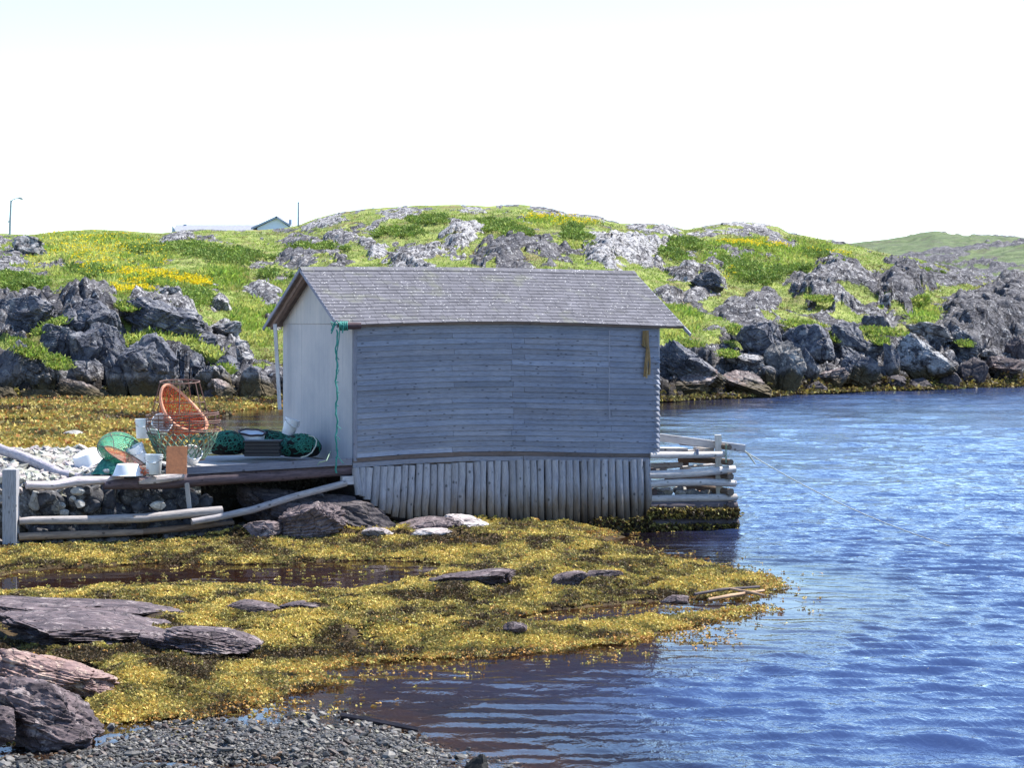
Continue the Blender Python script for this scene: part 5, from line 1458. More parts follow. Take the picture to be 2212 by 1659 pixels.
# ------------------------------------------------------------------ boulders along the far shore, left of the shed
LQ = lambda x, y: (x * .34938, 412.2 + y * .34938)
RQ = lambda x, y: (1288 + x * .4177, 429.35 + y * .4177)
GL = 'boulders along the far shore'
FAR = [
    # box on the detail sheet, material, label, tilt, strat
    ('L', 735, 905, 1095, 1300, 'rock_far', 'biggest rounded grey boulder on the far shore, directly above the green netted pot', 8, 0, 16),
    ('L', 655, 1015, 815, 1300, 'rock_far', 'tall dark boulder pressed against the left side of the biggest rounded boulder', 12, 0, 12),
    ('L', -40, 930, 165, 1235, 'rock_far', 'steep dark boulder cut by the left edge of the view above the weed', -20, 0, 11),
    ('L', 30, 1005, 405, 1245, 'rock_far', 'wide dark boulder sloping down to the right above the purple weed rocks', -18, .03, 12),
    ('L', 375, 1045, 625, 1190, 'rock_far', 'low shaded boulder between the wide sloping boulder and the biggest rounded one', 0, 0, 12),
    ('L', 225, 825, 485, 1030, 'rock_far', 'grey boulder with green turf on its left shoulder, above the low shaded boulder', 15, .03, 12),
    ('L', 425, 865, 625, 1070, 'rock_far', 'smooth shaded boulder below the slanted flat slab', 0, 0, 10),
    ('L', 525, 838, 755, 1045, 'rock_far', 'slanted flat topped slab leaning right above the biggest rounded boulder', -32, .03, 9),
    ('L', 375, 675, 725, 905, 'rock_far', 'broad pale grey crag face below the flowering meadow', 0, 0, 10),
    ('L', 1085, 975, 1265, 1120, 'rock_far', 'pale topped boulder at the upper right of the biggest rounded boulder', -20, 0, 11),
    ('L', 1195, 1085, 1440, 1300, 'rock_far', 'long light ridged boulder slanting down right, above the bare pot frame', -35, .04, 10),
    ('L', 1275, 1175, 1450, 1305, 'rock_red', 'brown pointed boulder at the foot of the slanting ridged one', -15, .04, 10),
    ('L', 1335, 1020, 1475, 1140, 'rock_far', 'small square boulder below the tall grass near the leaning post', 0, 0, 10),
    ('L', 1465, 1095, 1720, 1330, 'rock_far', 'dark shaded boulder just left of the leaning post', 0, 0, 12),
    ('L', 130, 1228, 375, 1318, 'rock_red', 'low pinkish brown rock at the top of the weed, second from the left edge', -8, .06, 10),
    ('L', 350, 1180, 750, 1345, 'rock_red', 'long purple brown rock at the top of the weed, left of the crab pots', -14, .07, 11),
    ('L', -60, 1212, 112, 1318, 'rock_red', 'reddish rock at the left edge just above the weed', -20, .06, 10),
    ('L', 540, 1186, 695, 1235, 'palestone', 'thin pale flat slab lying on top of the long purple brown rock', 0, .04, 10),
    ('L', 1300, 808, 1485, 895, 'rock_hill', 'pale jagged boulder in the tall grass left of the shed roof eave', 0, .04, 10),
    ('L', 1288, 658, 1418, 745, 'rock_hill', 'small pale boulder beside the dark juniper in the meadow', 10, 0, 9),
    ('L', 985, 594, 1112, 645, 'rock_hill', 'little rounded stone among the yellow flowers', 0, 0, 9),
    ('L', 1398, 918, 1565, 1050, 'rock_hill', 'light boulder with a dark left face beside the tall grass gully', -12, .03, 10),
    ('L', 82, 278, 275, 400, 'rock_hill', 'dark boulder on the skyline near the street lamp', -15, 0, 11),
    ('L', 1190, 866, 1335, 955, 'rock_far', 'dark low boulder in the grass left of the pale jagged boulder', -10, 0, 10),
    ('L', 755, 680, 1245, 905, 'rock_far', 'large rounded ledge with fissures in the middle of the left slope', -14, .05, 13),
    ('L', -40, 650, 360, 850, 'rock_far', 'wide dark ledge under the juniper at the left edge', -4, .05, 12),
    ('L', 1260, 1230, 1420, 1330, 'rock_dark', 'dark weedy rock at the waterline behind the wire pot', 0, 0, 10),
    ('L', 1430, 1290, 1560, 1370, 'rock_dark', 'low dark weedy rock at the waterline left of the leaning post', 0, 0, 10),
    ('R', 300, 765, 660, 975, 'rock_far', 'long striped dark rock slanting down right, beside the shed right corner', -22, .09, 11),
    ('R', 655, 792, 870, 905, 'rock_hill', 'white topped rock right of the long striped rock', -8, .05, 11),
    ('R', 320, 898, 620, 1035, 'rock_red', 'low dark rock at the waterline beside the shed with a pale upper edge', 6, .03, 11),
    ('R', 600, 890, 895, 1030, 'rock_red', 'brown block rock at the waterline left of the tall upright boulder', -6, .03, 10),
    ('R', 888, 748, 1090, 1025, 'rock_tall', 'tall upright boulder with a bright right face standing at the waterline', 8, .02, 10),
    ('R', 738, 645, 980, 835, 'rock_far', 'big shaded boulder above the tall upright boulder, on its left', 0, 0, 12),
    ('R', 965, 655, 1225, 835, 'rock_far', 'big dark rounded boulder above the tall upright boulder, on its right', 0, 0, 14),
    ('R', 1063, 775, 1155, 930, 'rock_far', 'narrow boulder standing right of the tall upright boulder', 6, 0, 10),
    ('R', 1245, 815, 1470, 1000, 'rock_far', 'blocky ridged boulder at the waterline, middle of the right shore', -6, .05, 11),
    ('R', 1125, 885, 1305, 990, 'rock_red', 'flat slanted brown rock left of the blocky ridged boulder', 14, .06, 10),
    ('R', 1555, 722, 1845, 960, 'rock_lich', 'large whitish lichened boulder on the right shore', -14, .04, 13),
    ('R', 1738, 890, 1885, 990, 'rock_dark', 'small black rock at the waterline below the whitish boulder', 0, 0, 10),
    ('R', 1890, 828, 2030, 985, 'rock_dark', 'steep black rock at the waterline, last before the pebble cove', 0, .02, 10),
    ('R', 1215, 645, 1395, 790, 'rock_far', 'grey ridged boulder under the mossy ledge on the right shore', -10, .05, 11),
    ('R', 1262, 762, 1365, 860, 'rock_far', 'small grey boulder perched above the blocky ridged boulder', 0, 0, 10),
    ('R', 1365, 742, 1495, 830, 'rock_far', 'reddish grey cracked boulder right of the small perched boulder', 0, .05, 10),
    ('R', 1485, 755, 1570, 930, 'rock_far', 'upright dark boulder left of the large whitish boulder', 5, .03, 10),
    ('R', 1815, 685, 1995, 820, 'rock_far', 'stacked slab rock right above the steep black rock', -18, .08, 10),
    ('R', 1985, 782, 2140, 850, 'rock_hill', 'flat pale slab near the pebble cove on the right', -8, .06, 10),
    ('R', 1995, 820, 2230, 905, 'rock_red', 'long low striped slab at the pebble cove, cut by the right edge', -4, .07, 10),
    ('R', 1612, 645, 1850, 745, 'rock_hill', 'pale ridged rock below the bright green patch on the right slope', -6, .06, 11),
    ('R', 495, 375, 655, 470, 'rock_far', 'round striped boulder in the grass above the roof right slope', -14, .07, 13),
    ('R', 1385, 595, 1515, 680, 'rock_far', 'rounded grey boulder on the mossy ledge of the right slope', -20, .05, 11),
    ('R', 2120, 720, 2240, 840, 'rock_dark', 'dark rock at the right edge above the pebble cove', 0, .03, 10),
    ('R', 840, 870, 930, 980, 'rock_far', 'dark boulder wedged behind the tall upright boulder', 0, 0, 10),
    ('R', 470, 1005, 720, 1060, 'rock_dark', 'low weed covered rock at the waterline nearest the shed', 0, 0, 10),
    ('R', 1060, 945, 1210, 1010, 'rock_dark', 'weedy rock at the foot of the narrow boulder', 0, 0, 10),
    ('R', 1470, 915, 1600, 990, 'rock_dark', 'weedy mound rock right of the blocky ridged boulder', 0, 0, 10),
    ('R', 1580, 930, 1740, 1000, 'rock_dark', 'weedy rock between the large whitish boulder and the water', 0, 0, 10),
]
for i, (sd, x0, y0, x1, y1, mt, lb, tl, st, npl) in enumerate(FAR):
    q = LQ if sd == 'L' else RQ
    a, b = q(x0, y0), q(x1, y1)
    gw_, gh_ = (.05 * (b[0] - a[0]), .06 * (b[1] - a[1])) if mt != 'palestone' else (0, 0)
    a, b = (a[0] - gw_, a[1] - gh_), (b[0] + gw_, b[1])
    boulder(lb, a[0], a[1], b[0], b[1], M[mt], 1000 + i * 7, tilt=tl, strat=st, planes=npl + 8, depth=.75, rough=.075, group=GL, sink=.22, lo=.45 if npl < 12 else .55, hi=.86, frac=.075, sub=6 if (b[0] - a[0]) > 90 else 5)
for i, (x0, y0, x1, y1, lb) in enumerate(((133, 930, 187, 947, 'flat pale slab lying on the weed flat behind the bank'), (17, 943, 38, 957, 'small grey stone on the weed flat behind the crooked trunk'), (85, 968, 122, 980, 'pinkish stone half hidden behind the rear pole'), (60, 940, 115, 950, 'low grey rock among the weed left of the flat pale slab'))):
    boulder(lb, x0, y0, x1, y1, M['palestone' if i < 1 else 'rock_red'], 1500 + i, Y=float(G(0, y1, .15)[1]), planes=10, depth=.9, rough=.04, strat=.04, sub=4, name='stone', cat='stone', sink=.4)

# ------------------------------------------------------------------ rocks of the near shore
NEAR = [
    (-60, 1314, 400, 1350, 'rock_near', 'long purple ledge at the left edge below the tide pool', -3, .06, 14, .9, .10),
    (-70, 1350, 450, 1404, 'rock_near', 'second purple ledge with split layers below the long ledge', -3, .06, 14, .85, .10),
    (345, 1360, 565, 1408, 'rock_near', 'low layered purple rock among weed right of the two ledges', -6, .05, 13, .9, .10),
    (270, 1368, 430, 1404, 'rock_near', 'dark layered hump between the second ledge and the low layered rock', -6, .05, 12, .5, .0),
    (-60, 1418, 250, 1492, 'rock_pink', 'pinkish boulder with tan veins at the lower left edge', -8, .07, 16, .8, .0),
    (-40, 1472, 216, 1588, 'rock_near', 'large dark purple boulder at the lower left corner', -10, .05, 11, .8, .0),
    (100, 1445, 262, 1500, 'rock_pink', 'tan veined rock piece at the right end of the pinkish boulder', -18, .07, 12, .6, .0),
    (-90, 1530, 40, 1598, 'rock_near', 'dark weedy rock in the lower left corner below the large boulder', 0, .05, 9, .6, .0),
    (480, 1301, 610, 1326, 'rock_near', 'flat pale purple rock strip in the weed, left one', -4, .06, 12, .6, .0),
    (600, 1303, 735, 1322, 'rock_near', 'flat thin rock strip in the weed right of the pale strip', -2, .06, 12, .6, .0),
    (500, 1056, 880, 1152, 'rock_dark', 'big dark bank rock in the shade below the sloping pole', -8, .03, 14, .32, 41.35),
    (588, 1086, 752, 1152, 'rock_pinkd', 'sunlit purple rock in front of the shaded bank rock', 10, .09, 12, .4, 40.75),
    (520, 1126, 612, 1154, 'rock_pinkd', 'small rounded rock at the weed edge below the sloping pole', 0, .06, 12, .6, 40.6),
    (832, 1118, 996, 1154, 'rock_pinkd', 'smooth pinkish rock at the foot of the pole footing', 4, .03, 12, .6, 41.4),
    (946, 1115, 1072, 1146, 'rock_pale', 'pale flat rock right of the smooth pinkish rock', -6, .05, 12, .6, 42.0),
    (780, 1140, 850, 1158, 'rock_pale', 'small pale rock in the weed left of the smooth pinkish rock', 0, .04, 12, .6, 40.9),
    (880, 1143, 990, 1160, 'rock_pale', 'low pale rock in the weed in front of the smooth pinkish rock', 0, .04, 12, .6, 40.9),
    (1105, 1148, 1195, 1163, 'rock_pale', 'small pale rock in the weed under the middle of the pole footing', 0, .04, 12, .6, 42.0),
    (920, 1236, 1116, 1262, 'rock_near', 'long dark rock back rising from the weed in the middle', 4, .05, 12, .6, 0),
    (1186, 1236, 1272, 1266, 'rock_near', 'dark rock hump in the weed right of the long rock back', 10, .05, 12, .6, 0),
    (1262, 1233, 1348, 1252, 'rock_near', 'small purple rock at the right of the dark hump', 0, .05, 12, .6, 0),
    (1002, 1632, 1056, 1672, 'quartz', 'tan pointed stone at the bottom edge beside the water', 0, .0, 11, .6, 0),
    (1085, 1345, 1140, 1362, 'rock_near', 'small wet grey rock in the weed above the lower weed edge', 0, .05, 12, .6, 0),
    (1425, 1288, 1490, 1302, 'rock_near', 'wet dark rock by the drift sticks', 0, .05, 12, .6, 0),
]
for i, (x0, y0, x1, y1, mt, lb, tl, st, npl, dp, dy) in enumerate(NEAR):
    Y = dy if dy > 30 else float(G(0, y1, .15)[1]) + dy - (.35 if x1 - x0 > 300 else 0)
    boulder(lb, x0, y0, x1, y1, M[mt], 2000 + i * 3, Y=Y, tilt=tl, strat=st, planes=npl, depth=dp if (x1 - x0) > 200 else .7, rough=.07, sub=6 if (x1 - x0) > 140 else 5, group=None, name='shore_rock', sink=.5, dirn=(.2, .25, 1.0), frac=.05)

# ------------------------------------------------------------------ drift wood bits on the near shore
lone_log([G(738, 1545, .03), G(820, 1560, .03), G(906, 1577, .03)], [.028, .03, .026], 'dark soaked plank end lying across the gravel edge in the water', 'logdark', (.8, .8, .8), .03, 40, 5, name='soaked_plank', cat='plank')
lone_log([G(1530, 1296, .10), G(1580, 1287, .13), G(1650, 1276, .11)], [.022, .026, .02], 'tan drift stick on the weed point, pointing up right', 'logwet', (2.2, 1.8, 1.4), .1, 41, 8, name='drift_stick', cat='stick')
lone_log([G(1575, 1272, .12), G(1620, 1280, .15), G(1652, 1287, .11)], [.020, .022, .018], 'tan drift stick on the weed point, crossing the other one', 'logwet', (2.3, 1.9, 1.5), .1, 42, 8, name='drift_stick', cat='stick')
lone_log([G(1500, 1284, .09), G(1560, 1274, .12), G(1640, 1268, .10)], [.02, .022, .018], 'thin dark drift stick behind the two tan sticks', 'logdark', (1, 1, 1), .1, 43, 8, name='drift_stick', cat='stick')

# ------------------------------------------------------------------ scattered ground cover
def leaves(name, base, nrm, size, col, npl, mat, wl=.42, up=.6, jit=.3, seed=1, bend=.35):
    """Tufts of pointed leaves: base (n, 3), size (n), col (n, 3)."""
    r = np.random.default_rng(seed); n = len(base)
    B = np.repeat(base, npl, 0); S = np.repeat(size, npl) * r.uniform(.6, 1.25, n * npl); C = np.repeat(col, npl, 0)
    C = C * r.uniform(1 - jit, 1 + jit, (n * npl, 1)) * (1 + r.normal(0, .06, (n * npl, 3)))
    d = r.normal(size=(n * npl, 3)); d[:, 2] = np.abs(d[:, 2]) * .6 + up * r.uniform(.2, 1.2, n * npl)
    d /= np.linalg.norm(d, axis=1, keepdims=True)
    sd = np.cross(d, r.normal(size=(n * npl, 3))); sd /= np.linalg.norm(sd, axis=1, keepdims=True) + 1e-9
    dn = np.array([0, 0, -1.0])
    B = B + r.normal(0, 1, (n * npl, 3)) * (S * .35)[:, None] * [1, 1, .15]
    m = B + d * (S * .55)[:, None]; tip = B + d * (S * .95)[:, None] + dn * (S * bend * r.uniform(0, 1, n * npl))[:, None]
    w = (S * wl * .5)[:, None]
    V = np.stack([B, m + sd * w, tip, m - sd * w], 1).reshape(-1, 3)
    Fq = np.arange(len(V)).reshape(-1, 4)
    return V, Fq, np.repeat(np.clip(C, 0, 1), 4, 0)


def scatter_near(n, box, seed):
    r = np.random.default_rng(seed)
    px = r.uniform(box[0], box[2], n); py = r.uniform(box[1], box[3], n)
    Y = EYE * F / (py - HY); X = (px - CX) / F * Y
    return px, py, X, Y, r


# near rockweed
px, py, X, Y, r = scatter_near(270000, (-120, 1120, 1780, 1610), 1)
h, gv, fl, sw, sp, sg, sc, sq, bk = shore_fields(X, Y)
nb = fbm(X * 1.6, Y * 1.0, octv=4, seed=201); nf = fbm(X * 5, Y * 3, octv=2, seed=202)
a_, b_ = AB(X, Y)
pyd = HY + (EYE - np.maximum(h, 0) - .03) * F / Y
floaty = (r.random(len(X)) < .09 * sst(-1.6, -.1, sw) * (.35 + .65 * sst(900, 1350, px)) * sst(.0, .35, nb + .2)) & (sw < .1)
keep = (((sw > -0.12 + .5 * nb) & ((sp < .03 + .2 * np.maximum(nb, -.2)) | (r.random(len(X)) < .012))) | floaty) & (bk < .08) & ~((b_ > -.05) & (b_ < 4) & (a_ < 6))
edge_thin = sst(-.3, .35, sw); keep &= (r.random(len(X)) < (.15 + .85 * edge_thin)) | floaty
tail = sst(1380, 1600, px); keep &= r.random(len(X)) < 1 - .45 * tail * (1 - sst(.2, .9, sw))
for x0, y0, x1, y1, _m, _l, _t, _s, _n, _d, _y in NEAR:
    if x1 - x0 > 90 and _y < 30:
        keep &= ~(np.hypot((px - (x0 + x1) / 2) / ((x1 - x0) * .5), (pyd - (y0 + y1) / 2 + 5) / ((y1 - y0) * .5)) < .78)
bare = sst(.30, .45, fbm(X * 1.1 + 4, Y * .7, octv=4, seed=205)); keep &= r.random(len(X)) > bare * .85 * sst(-.8, -2.2, sp)
keep0 = keep
fX, fY = X[keep & floaty], Y[keep & floaty]; keep &= ~floaty; keep0 = keep
X, Y, h, nb, nf, sw, px, py = (q[keep] for q in (X, Y, h, nb, nf, sw, px, py))
z = np.maximum(h, .0) + .015 + .05 * np.clip(nf, 0, 1)
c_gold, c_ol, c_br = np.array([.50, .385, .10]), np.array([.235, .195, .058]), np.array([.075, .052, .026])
mixb = fbm(X * 2.3, Y * 1.4, octv=4, seed=207) - sum(w * np.exp(-(((px - cx) / rx) ** 2 + ((pyd[keep0] - cy) / ry) ** 2)) for cx, cy, rx, ry, w in ((150, 1412, 330, 16, .7), (560, 1412, 200, 14, .6), (900, 1408, 300, 12, .5), (1000, 1168, 200, 9, .5), (1010, 1275, 130, 10, .4), (700, 1165, 120, 8, .4), (450, 1525, 110, 16, .3)))  # the ellipses paint shaded bands into the weed as browner leaves
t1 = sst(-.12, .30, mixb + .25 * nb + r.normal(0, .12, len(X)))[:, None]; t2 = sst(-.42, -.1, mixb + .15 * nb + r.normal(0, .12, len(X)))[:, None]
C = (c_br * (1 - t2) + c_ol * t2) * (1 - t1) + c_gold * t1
rusty = (r.random(len(X)) < .02 + .30 * sst(.5, -.1, sw))[:, None]; C = np.where(rusty, np.array([.42, .23, .06]), C)
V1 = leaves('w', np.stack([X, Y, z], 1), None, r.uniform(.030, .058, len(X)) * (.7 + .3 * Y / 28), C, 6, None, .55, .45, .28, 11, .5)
V0f = leaves('wf', np.stack([fX, fY, 0 * fX + .012], 1), None, r.uniform(.03, .05, len(fX)), np.where(r.random((len(fX), 1)) < .5, np.array([.42, .25, .07]), np.array([.38, .29, .08])), 4, None, .6, -.35, .3, 14, .2)
# weed on the shaded footing, the crib base and stray clumps
pts, cols_, sz = [], [], []
for k in range(1900):
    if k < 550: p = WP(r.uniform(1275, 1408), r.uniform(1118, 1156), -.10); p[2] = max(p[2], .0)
    else:
        x, y = r.uniform(200, 1420), r.uniform(1215, 1350) if r.random() < .75 else r.uniform(1430, 1540)
        if 880 < x < 960: continue
        p = WP(*z5(x, y), -.16 - r.uniform(0, .06))
        if y > 1340 and y < 1420 and r.random() < .7: continue
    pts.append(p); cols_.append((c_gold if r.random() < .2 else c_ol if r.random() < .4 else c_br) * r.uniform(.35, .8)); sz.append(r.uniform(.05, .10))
V2 = leaves('w2', np.array(pts), None, np.array(sz), np.array(cols_), 5, None, .5, -.3, .35, 12, .7)
clp = []
for cx, cy, s in ((1120 * 0 + 395, 1160, .22), (228, 1172, .2), (270, 1178, .13), (55, 1178, .2), (420, 1166, .12), (110, 1180, .12)):
    c = G(cx, cy, .1)
    for k in range(260):
        d = r.normal(size=3); d /= np.linalg.norm(d); clp.append(c + [0, .3, .12] + d * s * [1, .8, .9])
clp = np.array(clp); cl_c = np.where(r.random((len(clp), 1)) < .4, c_ol, c_br)
V3 = leaves('w3', clp, None, r.uniform(.05, .09, len(clp)), cl_c, 5, None, .5, .1, .35, 13, .5)


def merge(parts):
    off = 0; VV, FF, CC = [], [], []
    for V, Fq, C in parts:
        VV.append(V); FF.append(Fq + off); CC.append(C); off += len(V)
    return np.concatenate(VV), np.concatenate(FF), np.concatenate(CC)


def stuff(name, label, parts, mat, cat):
    V, Fq, C = merge(parts); o = big_mesh(name, V, Fq, M[mat], C, smooth=False)
    return tag(o, label, cat, kind='stuff')


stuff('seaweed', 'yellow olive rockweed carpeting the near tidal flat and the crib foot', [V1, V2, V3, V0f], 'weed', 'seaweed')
# weed on the far flat and along the far shore
r = np.random.default_rng(21); n = 60000
px = r.uniform(-120, 660, n); py = r.uniform(864, 990, n); Y = EYE * F / (py - HY); X = (px - CX) / F * Y
h, gv, fl, sw, sp, sg, sc, sq, bk = shore_fields(X, Y); nb = fbm(X * .5, Y * .25, octv=4, seed=301)
keep = (sc > -.3 + 1.5 * nb) & (sq < .2 + 2 * nb) & (Y > 52.5); keep &= (h > -.08)
X, Y, h, nb = X[keep], Y[keep], h[keep], nb[keep]
t1 = sst(-.15, .25, nb + r.normal(0, .15, len(X)))[:, None]; t2 = sst(-.4, -.1, nb + r.normal(0, .1, len(X)))[:, None]
C = (c_br * (1 - t2) + c_ol * t2) * (1 - t1) + c_gold * .85 * t1
C = np.where((r.random(len(X)) < .12)[:, None], np.array([.34, .15, .04]), C)
W1 = leaves('f', np.stack([X, Y, np.maximum(h, 0) + .02], 1), None, r.uniform(.14, .30, len(X)), C, 4, None, .5, .3, .35, 22, .5)
bx = []; bc = []
for k in range(9000):
    x = r.uniform(-40, 640) if r.random() < .45 else r.uniform(1380, 2240)
    j = int(np.clip(np.searchsorted(cols, x), 0, NCOL - 1)); y0 = Ys[j]
    Yk = y0 - .8 + abs(r.normal(0, 1.1)); i = int(np.clip(np.searchsorted(YY[:, j], Yk), 0, NROW - 1))
    if ZT[i, j] > .75: continue
    bx.append(((x - CX) / F * Yk, Yk, max(ZT[i, j], 0) + .06)); bc.append((c_gold if r.random() < .15 else c_ol if r.random() < .5 else c_br) * r.uniform(.5, .95))
W2_ = leaves('f', np.array(bx), None, r.uniform(.15, .32, len(bx)), np.array(bc), 5, None, .5, .3, .35, 23, .5)
stuff('shore_weed', 'golden brown weed over the far tidal flat and waterline rocks', [W1, W2_], 'weed', 'seaweed')

# grass, juniper and flowers of the hillside
r = np.random.default_rng(31)
ii = r.integers(12, NROW - 42, 520000); jj = r.integers(40, NCOL - 40, 520000)
rk, shb = rock[ii, jj], shrub[ii, jj]
base = np.stack([XT[ii, jj], YY[ii, jj], ZT[ii, jj]], 1); pyb = PYB[ii, jj]; pxb = PXB[ii, jj]
nb = fbm(base[:, 0] * .22, base[:, 1] * .12, octv=4, seed=401); nf = fbm(base[:, 0] * .9, base[:, 1] * .5, octv=3, seed=402)
base[:, 0] += r.normal(0, .1, len(base)); base[:, 1] += r.normal(0, .2, len(base))


def inel(lst):
    m = np.zeros(len(base))
    for cx, cy, rx, ry in lst:
        m = np.maximum(m, sst(1.15, .6, np.hypot((pxb - cx) / rx, (pyb - cy) / ry)))
    return m


MEADOW = [(180, 555, 210, 50), (330, 610, 130, 26), (545, 700, 60, 60), (1640, 540, 170, 28), (1760, 560, 90, 20), (1560, 570, 60, 40), (1195, 480, 120, 14), (1270, 520, 60, 18), (345, 735, 100, 18), (430, 770, 70, 20), (1450, 700, 70, 40), (1690, 585, 90, 20), (600, 660, 30, 60), (1998, 686, 34, 24), (480, 600, 60, 30)]
md = inel(MEADOW)
g1, g2, g3, g4 = np.array([.22, .31, .05]), np.array([.44, .46, .13]), np.array([.15, .205, .045]), np.array([.30, .22, .11])
ok = (rk < .3) & (shb < .4)
sel = ok & (r.random(len(base)) < .22 + .45 * md)
B = base[sel]; f1 = sst(-.25, .3, nb + .5 * nf + r.normal(0, .12, len(base)))[sel][:, None]; mm = md[sel][:, None]
C = (g3 * (1 - f1) + g1 * f1) * (1 - mm) + (g1 * (1 - f1) + g2 * f1) * mm
heathy = (sst(.05, .3, nf - nb * .6)[sel] * (1 - md[sel]) * (r.random(sel.sum()) < .55))[:, None]; C = C * (1 - heathy * .8) + g4 * heathy * .8
size = np.where(md[sel] > .4, r.uniform(.2, .48, sel.sum()), r.uniform(.10, .24, sel.sum()))
T1 = leaves('g', B, None, size, C, 3, None, .22, 1.3, .3, 32, .15)
CUSH = [(15, 738, 108, 772, 25), (72, 694, 145, 722, -25), (100, 772, 152, 800, 25), (1681, 694, 1785, 710, 4), (1852, 707, 1962, 729, 6), (1574, 704, 1608, 730, 20), (1888, 728, 1918, 750, 0), (1553, 758, 1592, 776, 0), (1790, 716, 1816, 744, 30), (255, 650, 300, 676, 10), (1440, 735, 1520, 752, 5), (470, 790, 500, 812, 20), (1960, 640, 2010, 668, -30), (2070, 735, 2100, 752, 10), (1740, 640, 1800, 655, 5)]
cp_, cc_ = [], []
for x0, y0, x1, y1, tl in CUSH:
    hp_ = hill_at((x0 + x1) / 2, y1); Yk = hp_[1] - 1.2; s = Yk / F; c = P((x0 + x1) / 2, (y0 + y1) / 2, Yk)
    for k in range(420):
        an = r.uniform(0, 6.283); q = math.sqrt(r.random()); x = math.cos(an) * q; z = math.sin(an) * q
        ct, st = math.cos(R(tl)), math.sin(R(tl)); X_, Z_ = x * (x1 - x0) / 2 * s, z * (y1 - y0) / 2 * s * .8
        cp_.append(c + np.array([X_ * ct + Z_ * st, r.uniform(-.3, .3) + z * .8, -X_ * st + Z_ * ct])); cc_.append((g1 if r.random() < .5 else g2 if r.random() < .4 else g3) * r.uniform(.7, 1.1))
T2 = leaves('g', np.array(cp_), None, r.uniform(.15, .35, len(cp_)), np.array(cc_), 4, None, .25, 1.0, .3, 36, .2)
stuff('grass', 'green and yellow summer grass over the hillside', [T1, T2], 'grass', 'grass')
sel = (shb > .35) & (rk < .5) & (r.random(len(base)) < .9)
B = base[sel].copy(); B[:, 2] += r.uniform(0, .25, len(B)); f1 = r.uniform(0, 1, (len(B), 1)) * .6 + .4 * sst(-.3, .3, nf[sel])[:, None]
C = np.array([.11, .165, .036]) * (1 - f1) + np.array([.22, .30, .055]) * f1
mos = (rk > .25) & (rk < .75) & (r.random(len(base)) < .25); B2 = base[mos]; C2 = np.where((r.random((len(B2), 1)) < .5), np.array([.14, .16, .03]), np.array([.13, .08, .035]))
S1 = leaves('s', B, None, r.uniform(.14, .30, len(B)), C, 5, None, .4, .7, .3, 33, .1)
S2 = leaves('s', B2, None, r.uniform(.08, .18, len(B2)), C2, 3, None, .4, .7, .3, 34, .1)
stuff('juniper', 'dark green creeping juniper and heath mats on the hillside', [S1, S2], 'heath', 'shrub')
FL = [(419, 613, 50, 12), (297, 625, 62, 11), (150, 545, 120, 40), (250, 560, 120, 50), (1630, 533, 80, 9), (1180, 475, 60, 7), (1790, 553, 50, 6), (1250, 488, 60, 8), (1560, 600, 30, 12), (330, 600, 80, 14)]
fw = [1.0, .8, .10, .10, .9, .6, .35, .3, .25, .4]
sel = np.zeros(len(base), bool)
for (cx, cy, rx, ry), w in zip(FL, fw):
    sel |= (np.hypot((pxb - cx) / rx, (pyb - cy) / ry) < 1.0) & (r.random(len(base)) < .42 * w) & (rk < .4) & (nf > -.25)
B = base[sel].copy(); B[:, 2] += r.uniform(.22, .48, len(B))
C = np.tile([.72, .55, .02], (len(B), 1)) * r.uniform(.7, 1.1, (len(B), 1))
S1 = leaves('y', B, None, r.uniform(.08, .14, len(B)), C, 3, None, .8, .3, .15, 35, .1)
stuff('wildflowers', 'yellow wildflowers dotted through the meadow grass', [S1], 'flower', 'flowers')

# ------------------------------------------------------------------ pebbles
def pebbles(pos, size, col, seed, sub=1):
    r = np.random.default_rng(seed); V0, F0 = ico(sub); n = len(pos); m = len(V0)
    sc = size[:, None, None] * np.stack([r.uniform(.7, 1.4, n), r.uniform(.6, 1.1, n), r.uniform(.35, .8, n)], 1)[:, None, :]
    V = V0[None] * (1 + r.normal(0, .11, (n, m, 1)))
    V = V * sc; an = r.uniform(0, 6.28, n); c, s = np.cos(an)[:, None], np.sin(an)[:, None]
    x = V[..., 0] * c - V[..., 1] * s; y = V[..., 0] * s + V[..., 1] * c
    tl = r.normal(0, .35, n)[:, None]; zz = V[..., 2] + x * tl
    V = np.stack([x, y, zz], -1) + pos[:, None, :]
    Fq = (F0[None] + (np.arange(n) * m)[:, None, None]).reshape(-1, 3)
    return V.reshape(-1, 3), Fq, np.repeat(col, m, 0)


px, py, X, Y, r = scatter_near(52000, (-100, 1500, 1300, 1740), 51)
h, gv, fl, sw, sp, sg, sc, sq, bk = shore_fields(X, Y)
keep = (sg > -.35) & (sw < .1) & (r.random(len(X)) < sst(-.4, .15, sg))
X, Y, h, sg = X[keep], Y[keep], h[keep], sg[keep]
s = np.clip(r.lognormal(-4.35, .55, len(X)), .006, .075)
pal = np.array([[.07, .07, .07], [.14, .135, .13], [.20, .20, .20], [.30, .295, .28], [.11, .085, .08], [.16, .16, .13], [.42, .41, .39], [.25, .17, .11]])
C = pal[r.choice(8, len(X), p=[.32, .27, .15, .06, .09, .06, .02, .03])] * .50 * r.uniform(.35, 1.5, (len(X), 1))
Q1 = pebbles(np.stack([X, Y, h + s * .25], 1), s, C, 52, 2 if False else 1)
